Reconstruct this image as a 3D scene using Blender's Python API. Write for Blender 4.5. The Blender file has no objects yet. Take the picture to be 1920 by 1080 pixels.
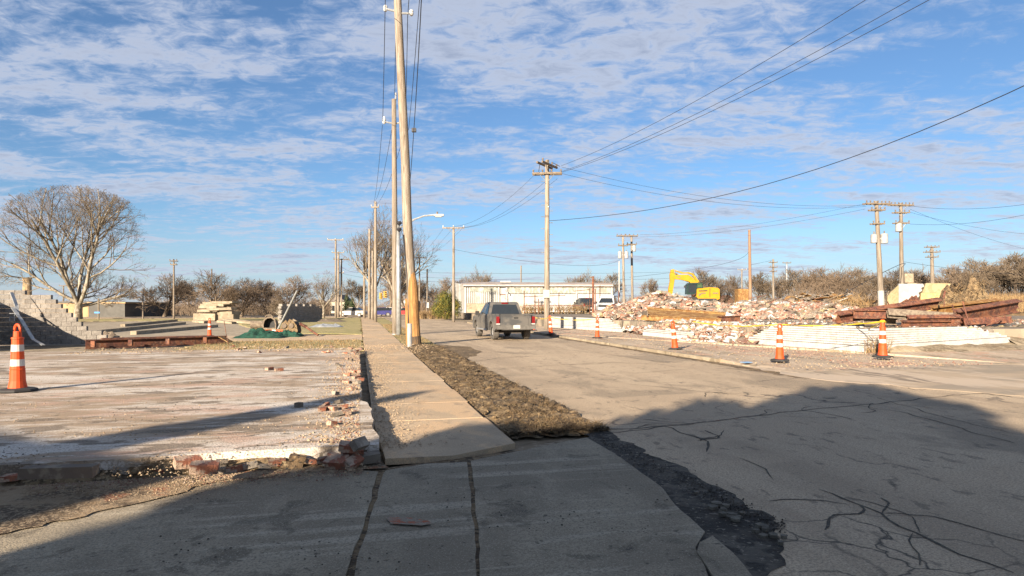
import bpy, math, random
from mathutils import Vector, Matrix, noise
random.seed(7)
SC = bpy.context.scene
COL = SC.collection
V = Vector
# ---------------------------------------------------------------- camera, sky, sun, exposure
F, EYE, HOR = 1200.0, 1.7, 574.0            # focal length in photo pixels, eye height, horizon row
cd = bpy.data.cameras.new('camera'); cam = bpy.data.objects.new('camera', cd); COL.objects.link(cam)
cam.location = (0, 0, EYE); cam.rotation_euler = (math.radians(90), 0, 0)
cd.sensor_width = 36.0; cd.lens = 36.0*F/1920; cd.shift_y = (HOR-540)/1920.0
cd.clip_start = 0.05; cd.clip_end = 6000
SC.camera = cam
SUN_EL, SUN_AZ = math.radians(18.5), math.radians(206.8)      # low sun behind the viewer's left shoulder
w = bpy.data.worlds.new('World'); SC.world = w; w.use_nodes = True
nt = w.node_tree; N = nt.nodes; LK = nt.links; N.clear()
def nn(tree, typ, **kw):
    n = tree.nodes.new(typ)
    for k, v in kw.items():
        if k in ('op', 'operation'): n.operation = v
        elif hasattr(n, k) and k not in n.inputs: setattr(n, k, v)
        else: n.inputs[k].default_value = v
    return n
out = nn(nt, 'ShaderNodeOutputWorld')
sky = nn(nt, 'ShaderNodeTexSky'); sky.sky_type = 'NISHITA'; sky.sun_disc = False
sky.sun_elevation = SUN_EL; sky.sun_rotation = SUN_AZ; sky.air_density = 1.0; sky.dust_density = 0.15; sky.ozone_density = 5.0
bg1 = nn(nt, 'ShaderNodeBackground'); bg1.inputs[1].default_value = 0.046
bg2 = nn(nt, 'ShaderNodeBackground'); bg2.inputs[1].default_value = 0.78
tc = nn(nt, 'ShaderNodeTexCoord'); sx = nn(nt, 'ShaderNodeSeparateXYZ'); LK.new(tc.outputs['Generated'], sx.inputs[0])
zc = nn(nt, 'ShaderNodeMath', op='MAXIMUM'); LK.new(sx.outputs[2], zc.inputs[0]); zc.inputs[1].default_value = 0
za = nn(nt, 'ShaderNodeMath', op='ADD'); LK.new(zc.outputs[0], za.inputs[0]); za.inputs[1].default_value = 0.10
dx = nn(nt, 'ShaderNodeMath', op='DIVIDE'); LK.new(sx.outputs[0], dx.inputs[0]); LK.new(za.outputs[0], dx.inputs[1])
dy = nn(nt, 'ShaderNodeMath', op='DIVIDE'); LK.new(sx.outputs[1], dy.inputs[0]); LK.new(za.outputs[0], dy.inputs[1])
cb = nn(nt, 'ShaderNodeCombineXYZ'); LK.new(dx.outputs[0], cb.inputs[0]); LK.new(dy.outputs[0], cb.inputs[1])
def wnoise(rot, scl, scale, detail, rough, dist, loc=(0, 0, 0)):
    m = nn(nt, 'ShaderNodeMapping'); m.inputs['Rotation'].default_value = (0, 0, rot); m.inputs['Scale'].default_value = scl; m.inputs['Location'].default_value = loc
    LK.new(cb.outputs[0], m.inputs[0]); t = nn(nt, 'ShaderNodeTexNoise'); LK.new(m.outputs[0], t.inputs['Vector'])
    t.inputs['Scale'].default_value = scale; t.inputs['Detail'].default_value = detail; t.inputs['Roughness'].default_value = rough; t.inputs['Distortion'].default_value = dist
    return t.outputs[0]
def mad(a, k, b=None, c=0.0):
    m = nn(nt, 'ShaderNodeMath', op='MULTIPLY_ADD'); LK.new(a, m.inputs[0]); m.inputs[1].default_value = k
    if b is None: m.inputs[2].default_value = c
    else: LK.new(b, m.inputs[2])
    return m.outputs[0]
n_big = wnoise(0.5, (1.0, 1.5, 1), 0.75, 5, 0.5, 0.5, (3.1, 1.7, 0))
n_mid = wnoise(-0.35, (0.8, 1.9, 1), 1.9, 10, 0.62, 0.5, (1.0, 0.4, 0))
n_fin = wnoise(0.2, (1, 1.25, 1), 11.0, 7, 0.65, 0.6)
dens = mad(n_fin, 0.34, mad(n_mid, 0.52, mad(n_big, 0.42)))          # mean 0.64
rmp = nn(nt, 'ShaderNodeMapRange'); rmp.interpolation_type = 'SMOOTHSTEP'; LK.new(dens, rmp.inputs[0])
rmp.inputs[1].default_value = 0.555; rmp.inputs[2].default_value = 0.735; rmp.inputs[3].default_value = 0.05; rmp.inputs[4].default_value = 0.88
hz1 = nn(nt, 'ShaderNodeMapRange'); LK.new(zc.outputs[0], hz1.inputs[0]); hz1.inputs[1].default_value = 0.0; hz1.inputs[2].default_value = 0.16; hz1.inputs[3].default_value = 0.55; hz1.inputs[4].default_value = 0.0     # thin veil thickening towards the horizon
hz1.interpolation_type = 'SMOOTHSTEP'
hzm = nn(nt, 'ShaderNodeMath', op='MAXIMUM'); LK.new(rmp.outputs[0], hzm.inputs[0]); LK.new(hz1.outputs[0], hzm.inputs[1])
# cloud tone: brighter where thick, a little greyer in the thickest cores
cr = nn(nt, 'ShaderNodeValToRGB'); LK.new(dens, cr.inputs[0])
cr.color_ramp.elements[0].position = 0.57; cr.color_ramp.elements[0].color = (0.175, 0.225, 0.325, 1)
cr.color_ramp.elements[1].position = 0.69; cr.color_ramp.elements[1].color = (0.25, 0.275, 0.335, 1)
e = cr.color_ramp.elements.new(0.82); e.color = (0.15, 0.175, 0.235, 1)
hsv = nn(nt, 'ShaderNodeHueSaturation'); hsv.inputs['Saturation'].default_value = 1.02; LK.new(sky.outputs[0], hsv.inputs['Color']); LK.new(hsv.outputs[0], bg1.inputs[0]); LK.new(cr.outputs[0], bg2.inputs[0])
mxs = nn(nt, 'ShaderNodeMixShader'); LK.new(hzm.outputs[0], mxs.inputs[0]); LK.new(bg1.outputs[0], mxs.inputs[1]); LK.new(bg2.outputs[0], mxs.inputs[2])
LK.new(mxs.outputs[0], out.inputs[0])
sd = bpy.data.lights.new('sun', 'SUN'); sd.energy = 5.0; sd.angle = math.radians(0.55); sd.color = (1.0, 0.85, 0.665)
so = bpy.data.objects.new('sun', sd); COL.objects.link(so)
SDIR = V((math.sin(SUN_AZ)*math.cos(SUN_EL), math.cos(SUN_AZ)*math.cos(SUN_EL), math.sin(SUN_EL)))
so.rotation_euler = SDIR.to_track_quat('Z', 'Y').to_euler(); so.location = (-20, -40, 40)
vs = SC.view_settings; vs.view_transform = 'Standard'; vs.look = 'None'; vs.exposure = 1.6; vs.gamma = 1.0; vs.use_curve_mapping = False
# ---------------------------------------------------------------- helpers
U = V((-0.2311, 0.9729, 0)); W = V((0.9729, 0.2311, 0)); RA = math.atan2(0.2311, 0.9729)   # along / across the street
def P(px, py, D): return V(((px-960)/F*D, D, EYE-(py-HOR)/F*D))
def G(px, py, z=0.0):
    D = (EYE-z)*F/(py-HOR); return V(((px-960)/F*D, D, z))
def R(s, t, z=0.0): q = U*s+W*t; q.z = z; return q
def rnd(a, b): return random.uniform(a, b)
ORG = {}
class MB:
    def __init__(s): s.v = []; s.f = []
    def add(s, vs, fs):
        o = len(s.v); s.v += [tuple(q) for q in vs]; s.f += [tuple(i+o for i in f) for f in fs]
    def box(s, c, size, rot=None, jit=0.0):
        hx, hy, hz = size[0]/2, size[1]/2, size[2]/2; q = []
        for x, y, z in ((-1,-1,-1),(1,-1,-1),(1,1,-1),(-1,1,-1),(-1,-1,1),(1,-1,1),(1,1,1),(-1,1,1)):
            p = V((x*hx, y*hy, z*hz))
            if jit: p = V([k*(1-rnd(0, jit)) for k in p])
            if rot is not None: p = rot @ p
            q.append(p+V(c))
        s.add(q, [(3,2,1,0),(4,5,6,7),(0,1,5,4),(1,2,6,5),(2,3,7,6),(3,0,4,7)])
    def tube(s, pts, rad, n=6, cap=True):
        pts = [V(p) for p in pts]; m = len(pts)
        if not hasattr(rad, '__len__'): rad = [rad]*m
        ref = V((0, 0, 1)); d0 = (pts[-1]-pts[0])
        if abs(d0.normalized().z) > 0.8: ref = V((1, 0, 0))
        q = []
        for i, p in enumerate(pts):
            d = (pts[min(i+1, m-1)]-pts[max(i-1, 0)]).normalized(); a = d.cross(ref).normalized(); b = d.cross(a)
            for k in range(n):
                t = 2*math.pi*k/n; q.append(p+(a*math.cos(t)+b*math.sin(t))*rad[i])
        fs = [(i*n+k, i*n+(k+1) % n, (i+1)*n+(k+1) % n, (i+1)*n+k) for i in range(m-1) for k in range(n)]
        if cap: fs += [tuple(range(n))[::-1], tuple(range((m-1)*n, m*n))]
        s.add(q, fs)
    def prism(s, prof, a, b, fn):      # profile of 2D points swept from a to b; fn(u, v, w) -> point
        n = len(prof); q = [fn(x, y, a) for x, y in prof]+[fn(x, y, b) for x, y in prof]
        s.add(q, [tuple(range(n))[::-1], tuple(range(n, 2*n))]+[(i, (i+1) % n, n+(i+1) % n, n+i) for i in range(n)])
    def lathe(s, prof, n=16, c=(0, 0, 0)):
        q = [V(c)+V((r*math.cos(2*math.pi*k/n), r*math.sin(2*math.pi*k/n), z)) for r, z in prof for k in range(n)]
        m = len(prof); fs = [(i*n+k, i*n+(k+1) % n, (i+1)*n+(k+1) % n, (i+1)*n+k) for i in range(m-1) for k in range(n)]
        s.add(q, fs+[tuple(range(n))[::-1], tuple(range((m-1)*n, m*n))])
    def quad(s, a, b, c, d): s.add([a, b, c, d], [(0, 1, 2, 3)])
    def build(s, name, mat, parent=None, smooth=False, org=None):
        o_ = V(org) if org is not None else (ORG.get(parent.name, V((0, 0, 0))) if parent else V((0, 0, 0)))
        me = bpy.data.meshes.new(name); me.from_pydata([V(q)-o_ for q in s.v] if o_.length else s.v, [], s.f)
        if smooth: me.polygons.foreach_set('use_smooth', [True]*len(me.polygons))
        me.materials.append(mat); o = bpy.data.objects.new(name, me); COL.objects.link(o)
        if parent: o.parent = parent; ORG[o.name] = o_
        elif org is not None: o.location = o_; ORG[o.name] = o_
        return o
def tag(o, label=None, cat=None, group=None, kind=None):
    if label: o['label'] = label
    if cat: o['category'] = cat
    if group: o['group'] = group
    if kind: o['kind'] = kind
    return o
def thing(name, label, cat, loc=(0, 0, 0), group=None):
    o = bpy.data.objects.new(name, None); COL.objects.link(o); o.location = loc; o.empty_display_size = 0.2; ORG[o.name] = V(loc)
    return tag(o, label, cat, group)
def dup(o, parent=None, **kw):
    c = o.copy(); COL.objects.link(c); c.parent = parent
    for k, v in kw.items(): c[k] = v
    for ch in o.children: dup(ch, c)
    return c
def inst(name, me, loc, rot, scale=(1, 1, 1), parent=None):   # one more object on shared mesh data
    o = bpy.data.objects.new(name, me); COL.objects.link(o)
    o.location = V(loc)-(ORG.get(parent.name, V((0, 0, 0))) if parent else V((0, 0, 0))); o.rotation_euler = rot; o.scale = scale
    if parent: o.parent = parent
    return o
# ---------------------------------------------------------------- materials
def surf(name, base, layers=(), rough=0.9, bump=0.25, bscale=60, metal=0.0, rv=0.0, cracks=None, cracks2=None, spec=0.3, align=False, obj=False):
    """base colour overlaid with noise masks: (colour, (sx,sy,sz), lo, hi, strength)"""
    m = bpy.data.materials.new(name); m.use_nodes = True; t = m.node_tree; L = t.links
    b = t.nodes['Principled BSDF']; b.inputs['Roughness'].default_value = rough; b.inputs['Metallic'].default_value = metal
    b.inputs['Specular IOR Level'].default_value = spec
    if obj: src = nn(t, 'ShaderNodeTexCoord').outputs['Object']
    else: src = nn(t, 'ShaderNodeNewGeometry').outputs['Position']
    mp = nn(t, 'ShaderNodeMapping'); L.new(src, mp.inputs[0])
    if align: mp.inputs['Rotation'].default_value = (0, 0, -RA)
    rgb = nn(t, 'ShaderNodeRGB'); rgb.outputs[0].default_value = (*base, 1); cur = rgb.outputs[0]
    def noi(scl, detail=6, dist=0.3, off=0.0):
        m2 = nn(t, 'ShaderNodeMapping'); m2.inputs['Scale'].default_value = scl; m2.inputs['Location'].default_value = (off, off*1.7, off*.3); L.new(mp.outputs[0], m2.inputs[0])
        q = nn(t, 'ShaderNodeTexNoise'); L.new(m2.outputs[0], q.inputs['Vector']); q.inputs['Scale'].default_value = 1.0
        q.inputs['Detail'].default_value = detail; q.inputs['Roughness'].default_value = 0.62; q.inputs['Distortion'].default_value = dist
        return q.outputs[0]
    def mixc(fac, a, bcol):
        x = nn(t, 'ShaderNodeMix'); x.data_type = 'RGBA'; L.new(fac, x.inputs['Factor']); L.new(a, x.inputs[6])
        if hasattr(bcol, 'is_linked') or hasattr(bcol, 'links'): L.new(bcol, x.inputs[7])
        else: x.inputs[7].default_value = (*bcol, 1)
        return x.outputs[2]
    for i, (c, scl, lo, hi, st) in enumerate(layers):
        r = nn(t, 'ShaderNodeMapRange'); r.interpolation_type = 'SMOOTHSTEP'; L.new(noi(scl, off=7.3*i+1), r.inputs[0])
        r.inputs[1].default_value = lo-.035; r.inputs[2].default_value = hi-.065; r.inputs[4].default_value = st
        cur = mixc(r.outputs[0], cur, c)
    if cracks:
        vz = nn(t, 'ShaderNodeTexVoronoi'); vz.feature = 'DISTANCE_TO_EDGE'; vz.inputs['Scale'].default_value = cracks[0]
        ad = nn(t, 'ShaderNodeVectorMath'); ad.operation = 'ADD'; ns = nn(t, 'ShaderNodeTexNoise'); ns.inputs['Scale'].default_value = 1.3; ns.inputs['Detail'].default_value = 6
        L.new(mp.outputs[0], ns.inputs['Vector']); L.new(mp.outputs[0], ad.inputs[0]); L.new(ns.outputs['Color'], ad.inputs[1]); L.new(ad.outputs[0], vz.inputs['Vector'])
        r = nn(t, 'ShaderNodeMapRange'); L.new(vz.outputs[0], r.inputs[0]); r.inputs[1].default_value = 0; r.inputs[2].default_value = cracks[1]; r.inputs[3].default_value = 1; r.inputs[4].default_value = 0
        g = nn(t, 'ShaderNodeMath', op='MULTIPLY'); L.new(r.outputs[0], g.inputs[0])
        r2 = nn(t, 'ShaderNodeMapRange'); L.new(noi((.35, .35, .35), off=50), r2.inputs[0]); r2.inputs[1].default_value = .48; r2.inputs[2].default_value = .62; L.new(r2.outputs[0], g.inputs[1])
        cur = mixc(g.outputs[0], cur, cracks[2])
    if cracks2:     # crazed patch round one spot
        vz = nn(t, 'ShaderNodeTexVoronoi'); vz.feature = 'DISTANCE_TO_EDGE'; vz.inputs['Scale'].default_value = cracks2[0]; ad = nn(t, 'ShaderNodeVectorMath'); ad.operation = 'ADD'; ns = nn(t, 'ShaderNodeTexNoise'); ns.inputs['Scale'].default_value = 3.0; ns.inputs['Detail'].default_value = 5
        sc = nn(t, 'ShaderNodeVectorMath'); sc.operation = 'SCALE'; sc.inputs['Scale'].default_value = .35; L.new(ns.outputs['Color'], sc.inputs[0])
        L.new(mp.outputs[0], ns.inputs['Vector']); L.new(mp.outputs[0], ad.inputs[0]); L.new(sc.outputs[0], ad.inputs[1]); L.new(ad.outputs[0], vz.inputs['Vector'])
        r = nn(t, 'ShaderNodeMapRange'); L.new(vz.outputs[0], r.inputs[0]); r.inputs[1].default_value = 0; r.inputs[2].default_value = cracks2[1]; r.inputs[3].default_value = 1; r.inputs[4].default_value = 0
        dn = nn(t, 'ShaderNodeVectorMath'); dn.operation = 'DISTANCE'; L.new(src, dn.inputs[0]); dn.inputs[1].default_value = cracks2[3]
        dw = nn(t, 'ShaderNodeMath', op='ADD'); L.new(dn.outputs['Value'], dw.inputs[0]); L.new(noi((1.4, 1.4, 1.4), off=80), dw.inputs[1])
        r2 = nn(t, 'ShaderNodeMapRange'); L.new(dw.outputs[0], r2.inputs[0]); r2.inputs[1].default_value = cracks2[4]*.6; r2.inputs[2].default_value = cracks2[4]*1.2; r2.inputs[3].default_value = 1; r2.inputs[4].default_value = 0
        g = nn(t, 'ShaderNodeMath', op='MULTIPLY'); L.new(r.outputs[0], g.inputs[0]); L.new(r2.outputs[0], g.inputs[1]); cur = mixc(g.outputs[0], cur, cracks2[2])
    if rv:
        oi = nn(t, 'ShaderNodeObjectInfo'); h = nn(t, 'ShaderNodeHueSaturation'); L.new(cur, h.inputs['Color'])
        r = nn(t, 'ShaderNodeMapRange'); L.new(oi.outputs['Random'], r.inputs[0]); r.inputs[3].default_value = 1-rv; r.inputs[4].default_value = 1+rv; L.new(r.outputs[0], h.inputs['Value']); cur = h.outputs[0]
    L.new(cur, b.inputs['Base Color'])
    if bump:
        bp = nn(t, 'ShaderNodeBump'); bp.inputs['Strength'].default_value = bump; bp.inputs['Distance'].default_value = 0.03
        L.new(noi((bscale,)*3, 8), bp.inputs['Height']); L.new(bp.outputs[0], b.inputs['Normal'])
    return m
def flat(name, c, rough=0.6, metal=0.0, spec=0.4, var=0.25, sc=4, obj=True):
    return surf(name, c, [(tuple(k*(1-var) for k in c), (sc, sc, sc), .42, .66, 1.0)], rough, 0.0, metal=metal, spec=spec, obj=obj)
DARK = (.03, .026, .022)
m_ground = surf('soil', (.20, .15, .095), [((.30, .24, .16), (.5, .5, .5), .45, .62, .9), ((.10, .075, .045), (1.6, 1.6, 1.6), .5, .66, .8), ((.36, .30, .22), (9, 9, 9), .55, .68, .6)], bump=.6, bscale=14)
m_road = surf('road_dusty_asphalt', (0.420, 0.322, 0.216), [((0.310, 0.235, 0.157), (.28, .05, .3), .44, .60, .85), ((0.500, 0.389, 0.264), (.9, .10, .5), .5, .66, .7), ((0.200, 0.158, 0.110), (.42, .25, .5), .56, .68, .75), ((0.460, 0.346, 0.229), (.16, .5, .3), .55, .66, .6), ((0.230, 0.178, 0.123), (50, 50, 50), .5, .64, .8), ((0.540, 0.432, 0.308), (75, 75, 75), .57, .70, .7), ((0.120, 0.096, 0.070), (6, 3, 5), .61, .73, .6)], rough=.9, bump=.5, bscale=70, cracks=(.30, .010, (.06, .05, .04)), cracks2=(1.7, .030, (.05, .042, .033), G(1640, 1025), 1.5), align=True)
m_walk = surf('sidewalk_concrete', (0.449, 0.334, 0.217), [((0.328, 0.248, 0.163), (.8, .5, .8), .45, .65, .8), ((0.510, 0.346, 0.201), (1.4, .9, 1.4), .52, .66, .9), ((0.170, 0.127, 0.086), (3.0, 3.0, 3.0), .60, .74, .6), ((0.290, 0.220, 0.146), (60, 60, 60), .5, .66, .7), ((0.546, 0.427, 0.293), (90, 90, 90), .58, .7, .6)], bump=.45, bscale=60, align=True, rv=.07)
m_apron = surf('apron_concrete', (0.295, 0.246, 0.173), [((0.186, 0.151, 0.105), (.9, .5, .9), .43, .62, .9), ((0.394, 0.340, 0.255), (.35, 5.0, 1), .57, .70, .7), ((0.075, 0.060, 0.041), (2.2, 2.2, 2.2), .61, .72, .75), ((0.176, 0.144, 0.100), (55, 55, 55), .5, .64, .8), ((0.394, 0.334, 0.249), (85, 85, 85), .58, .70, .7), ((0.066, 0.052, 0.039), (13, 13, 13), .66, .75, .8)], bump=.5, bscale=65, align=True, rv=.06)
m_slab = surf('foundation_concrete', (0.457, 0.383, 0.304), [((0.596, 0.542, 0.474), (.55, 1.5, 1), .47, .62, .85), ((0.288, 0.207, 0.133), (.4, 1.0, 1), .51, .62, .95), ((0.478, 0.298, 0.218), (.5, .9, 1), .59, .70, .6), ((0.596, 0.542, 0.478), (1.2, 7, 1), .56, .68, .6), ((0.138, 0.106, 0.075), (1.3, 3.0, 1), .575, .66, .9), ((0.288, 0.228, 0.170), (45, 45, 45), .52, .66, .8), ((0.095, 0.080, 0.058), (5, 9, 3), .64, .73, .9)], bump=.6, bscale=45, cracks=(.35, .006, (.12, .09, .07)), align=True)
m_pale = surf('old_concrete', (0.317, 0.263, 0.188), [((0.228, 0.184, 0.129), (1.2, 1.2, 1.2), .45, .62, .8), ((0.149, 0.119, 0.079), (4, 4, 4), .58, .7, .7)], bump=.4, bscale=30, rv=.1)
m_lot = surf('lot_floor', (0.187, 0.159, 0.122), [((0.299, 0.243, 0.178), (.3, .3, .3), .45, .6, .9), ((0.103, 0.089, 0.071), (.25, 1.1, .5), .48, .62, .9), ((0.318, 0.224, 0.168), (2.5, 2.5, 2.5), .58, .68, .7)], bump=.5, bscale=12, align=True)
m_grass = surf('winter_lawn', (0.265, 0.230, 0.086), [((0.380, 0.299, 0.138), (.6, .6, .6), .45, .62, .9), ((0.172, 0.172, 0.057), (3, 3, 3), .5, .65, .8), ((0.322, 0.253, 0.149), (14, 14, 14), .5, .66, .6)], bump=.8, bscale=18)
m_soil = surf('dark_gutter_soil', (.055, .045, .034), [((.10, .085, .065), (2, 2, 2), .5, .66, .8), ((.022, .018, .014), (5, 5, 5), .5, .62, .9), ((.2, .17, .13), (22, 22, 22), .62, .7, .8)], bump=.9, bscale=25)
m_straw = surf('dry_grass', (.25, .155, .072), [((.105, .066, .033), (2, 2, 2), .45, .6, .9), ((.34, .245, .125), (6, 6, 6), .52, .66, .8)], bump=.2, bscale=30)
m_verge = surf('verge_soil', (.125, .083, .046), [((.20, .14, .075), (2.2, 2.2, 2.2), .47, .62, .9), ((.05, .035, .021), (5, 5, 5), .5, .64, .9), ((.24, .18, .105), (17, 17, 17), .57, .67, .8)], bump=1.0, bscale=22)
m_crack = surf('crack_soil', (.055, .045, .033), [((.10, .085, .06), (9, 9, 9), .5, .65, .9)], bump=.4, bscale=40)
m_brick = surf('red_brick', (.27, .105, .06), [((.20, .075, .048), (9, 9, 9), .45, .62, .8), ((.36, .27, .20), (7, 7, 7), .50, .62, .85), ((.13, .10, .075), (14, 14, 14), .58, .68, .7)], bump=.8, bscale=45, rv=.3, obj=True)
m_pinkb = surf('broken_brick', (.25, .14, .10), [((.19, .088, .06), (4, 4, 4), .44, .6, .9), ((.34, .265, .205), (5, 5, 5), .50, .64, .9)], bump=.5, bscale=30, rv=.35)
m_whiteb = surf('white_painted_brick', (0.409, 0.409, 0.401), [((0.340, 0.332, 0.308), (3, 3, 3), .5, .66, .7), ((0.227, 0.147, 0.104), (16, 16, 16), .67, .76, .7)], bump=.3, bscale=40, rv=.06)
m_greyc = surf('broken_concrete', (0.204, 0.172, 0.137), [((0.134, 0.109, 0.084), (4, 4, 4), .45, .62, .9), ((0.253, 0.218, 0.176), (9, 9, 9), .55, .66, .7)], bump=.5, bscale=25, rv=.25)
m_grit = surf('sandy_grit', (.31, .225, .14), [((.20, .14, .085), (9, 9, 9), .45, .62, .9), ((.40, .32, .22), (21, 21, 21), .55, .66, .7)], bump=.3, bscale=40)
m_cream = surf('cream_block', (0.336, 0.276, 0.160), [((0.256, 0.200, 0.104), (3, 3, 3), .5, .64, .7)], bump=.3, bscale=30, rv=.15)
m_mortar = surf('mortar', (0.147, 0.133, 0.115), [((0.105, 0.091, 0.077), (7, 7, 7), .5, .65, .8)], bump=.4, bscale=40)
m_block = surf('grey_block', (0.225, 0.203, 0.176), [((0.167, 0.149, 0.131), (3, 3, 3), .45, .62, .8), ((0.279, 0.252, 0.221), (12, 12, 12), .5, .66, .6)], bump=.9, bscale=28, rv=.14)
m_rust = surf('rusty_steel', (.125, .048, .033), [((.19, .078, .038), (2.5, 2.5, 2.5), .45, .62, .8), ((.06, .028, .022), (4, 4, 4), .50, .64, .85), ((.20, .13, .09), (11, 11, 11), .58, .68, .6)], rough=.85, bump=.4, bscale=40, rv=.25)
m_rustp = surf('ochre_primed_steel', (0.281, 0.162, 0.055), [((0.170, 0.081, 0.027), (2.2, 2.2, 2.2), .44, .60, .9), ((0.323, 0.221, 0.102), (5, 5, 5), .55, .68, .7)], rough=.8, bump=.3, bscale=40)
m_wood = surf('weathered_pole_wood', (.225, .185, .142), [((.145, .115, .085), (9, 9, .5), .45, .62, .8), ((.29, .25, .205), (16, 16, .7), .52, .66, .7), ((.07, .054, .04), (22, 22, .9), .62, .72, .85)], bump=.5, bscale=30, rv=.16)
m_scar = surf('split_pole_wood', (.36, .19, .07), [((.24, .125, .045), (14, 14, .8), .45, .6, .9), ((.12, .065, .03), (10, 10, 1.0), .56, .66, .8)], bump=.8, bscale=20)
m_burn = surf('tarred_pole_foot', (.07, .05, .035), [((.16, .10, .05), (12, 12, 1.2), .5, .64, .8)], bump=.6, bscale=24)
m_dwood = surf('dark_timber', (.13, .10, .075), [((.22, .18, .13), (8, 8, 8), .5, .65, .8)], bump=.3, bscale=30)
m_galv = flat('galvanised_steel', (.42, .43, .43), .45, .5)
m_wire = flat('wire_black', (.025, .025, .03), .6, var=.1)
m_porc = flat('porcelain', (.5, .5, .48), .3)
m_tank = flat('transformer_grey', (.34, .34, .33), .5)
m_orange = flat('cone_orange', (.60, .07, .010), .6, var=.2, sc=6)
m_cwhite = flat('cone_reflector', (.50, .48, .44), .5, var=.15, sc=8)
m_rubber = flat('black_rubber', (.035, .034, .033), .8)
m_tyre = flat('dusty_tyre', (.10, .09, .078), .9)
m_glass = flat('dark_glass', (.02, .025, .03), .12, spec=.6, var=.1)
m_green = flat('green_netting', (.008, .055, .035), .85, var=.5, sc=6)
m_yellow = flat('machine_yellow', (.42, .225, .006), .5, var=.15, sc=2)
m_tape = flat('caution_tape', (.48, .34, .02), .6, var=.15)
m_white = flat('white_paint', (.38, .365, .335), .6, var=.15, sc=2)
m_red = flat('tail_red', (.19, .008, .01), .35, var=.15)
m_chrome = flat('dull_chrome', (.36, .35, .33), .4, .4)
m_bark_s = surf('sycamore_bark', (0.259, 0.223, 0.169), [((0.122, 0.097, 0.068), (1.6, 1.6, .8), .46, .58, .9), ((0.317, 0.288, 0.238), (3, 3, 2), .56, .64, .7)], bump=.5, bscale=14)
m_twig_s = flat('sycamore_twig', (.185, .145, .105), .9, var=.3, sc=1, obj=False)
m_bark_d = surf('dark_bark', (.13, .098, .07), [((.20, .155, .11), (2, 2, 1), .5, .64, .8)], bump=.5, bscale=14)
m_twig_d = flat('dark_twig', (.16, .115, .078), .9, var=.35, sc=.6, obj=False)
m_twig_l = flat('pale_twig', (.15, .112, .075), .9, var=.35, sc=.6, obj=False)
m_leaf = surf('evergreen_leaf', (.10, .105, .022), [((.20, .155, .03), (1.5, 1.5, 1.5), .48, .62, .9), ((.045, .06, .015), (3, 3, 3), .5, .64, .9)], bump=0)
m_leafd = surf('dark_conifer_leaf', (.03, .05, .022), [((.06, .075, .03), (2, 2, 2), .5, .64, .8)], bump=0)
# ---------------------------------------------------------------- the setting
def sheet(name, pts, z, mat, thick=0.0, jit=0.0, step=0.5, parent=None, kind='structure'):
    q = []
    n = len(pts)
    for i in range(n):
        a, b = V(pts[i]), V(pts[(i+1) % n]); a.z = b.z = 0; m = max(1, int((b-a).length/step)) if jit else 1
        m = min(m, 160)
        for k in range(m):
            p = a.lerp(b, k/m)
            if jit and (k or True): p = p+V((noise.noise(p*1.7)*jit+noise.noise(p*6+V((9, 0, 0)))*jit*.5+noise.noise(p*19)*jit*.35, noise.noise(p*1.7+V((31, 7, 0)))*jit+noise.noise(p*6+V((3, 9, 0)))*jit*.5, 0))
            q.append(p)
    top = [V((p.x, p.y, z)) for p in q]; m_ = len(top); mb = MB()
    if thick:
        mb.add(top+[V((p.x, p.y, z-thick)) for p in q], [tuple(range(m_))]+[(i, m_+i, m_+(i+1) % m_, (i+1) % m_) for i in range(m_)])
    else: mb.add(top, [tuple(range(m_))])
    o = mb.build(name, mat, parent)
    if kind and not parent: o['kind'] = kind
    me = o.data
    if me.polygons[0].normal.z < 0: me.flip_normals()
    return o
def ribbon(name, pts, width, mat, z, parent=None, jit=.5):
    mb = MB(); pts = [V(p) for p in pts]; q = []
    fine = []
    for a, b in zip(pts[:-1], pts[1:]):
        m = max(2, int((b-a).length/.14)); m = min(m, 40); fine += [a.lerp(b, k/m) for k in range(m)]
    fine.append(pts[-1])
    for i, p in enumerate(fine):
        d = (fine[min(i+1, len(fine)-1)]-fine[max(i-1, 0)]).normalized(); nrm = V((-d.y, d.x, 0))
        p = p+nrm*noise.noise(p*2.3)*.10; wd = width*(.45+abs(noise.noise(p*3.1+V((5, 5, 5))))*1.3)*(0.25 if i in (0, len(fine)-1) else 1)
        q += [V((p.x, p.y, z))+nrm*wd/2, V((p.x, p.y, z))-nrm*wd/2]
    mb.add(q, [(2*i, 2*i+1, 2*i+3, 2*i+2) for i in range(len(fine)-1)])
    o = mb.build(name, mat, parent)
    if o.data.polygons[0].normal.z < 0: o.data.flip_normals()
    if not parent: o['kind'] = 'structure'
    return o
ground = sheet('ground', [(-2500, -200, 0), (2500, -200, 0), (2500, 3500, 0), (-2500, 3500, 0)], -0.06, m_ground)
road = sheet('road', [R(-12, 2.6), R(2.5, 3.4), G(1390, 1085), G(1430, 1040), G(1450, 1005), G(1415, 960), G(1360, 930), G(1290, 892), G(1195, 843), G(1125, 808), R(12, 3.25), R(20, 3.3), R(60, 3.3), R(300, 3.3), R(300, 10.6), R(60, 10.6), R(14, 10.6), R(12.6, 11), R(12, 60), R(-12, 60)], 0.0, m_road, .05, .10, .16)
cross = sheet('cross_street', [R(100, -120), R(100, 3.2), R(112, 3.2), R(112, -120)], -.012, m_road, .03)
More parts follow.
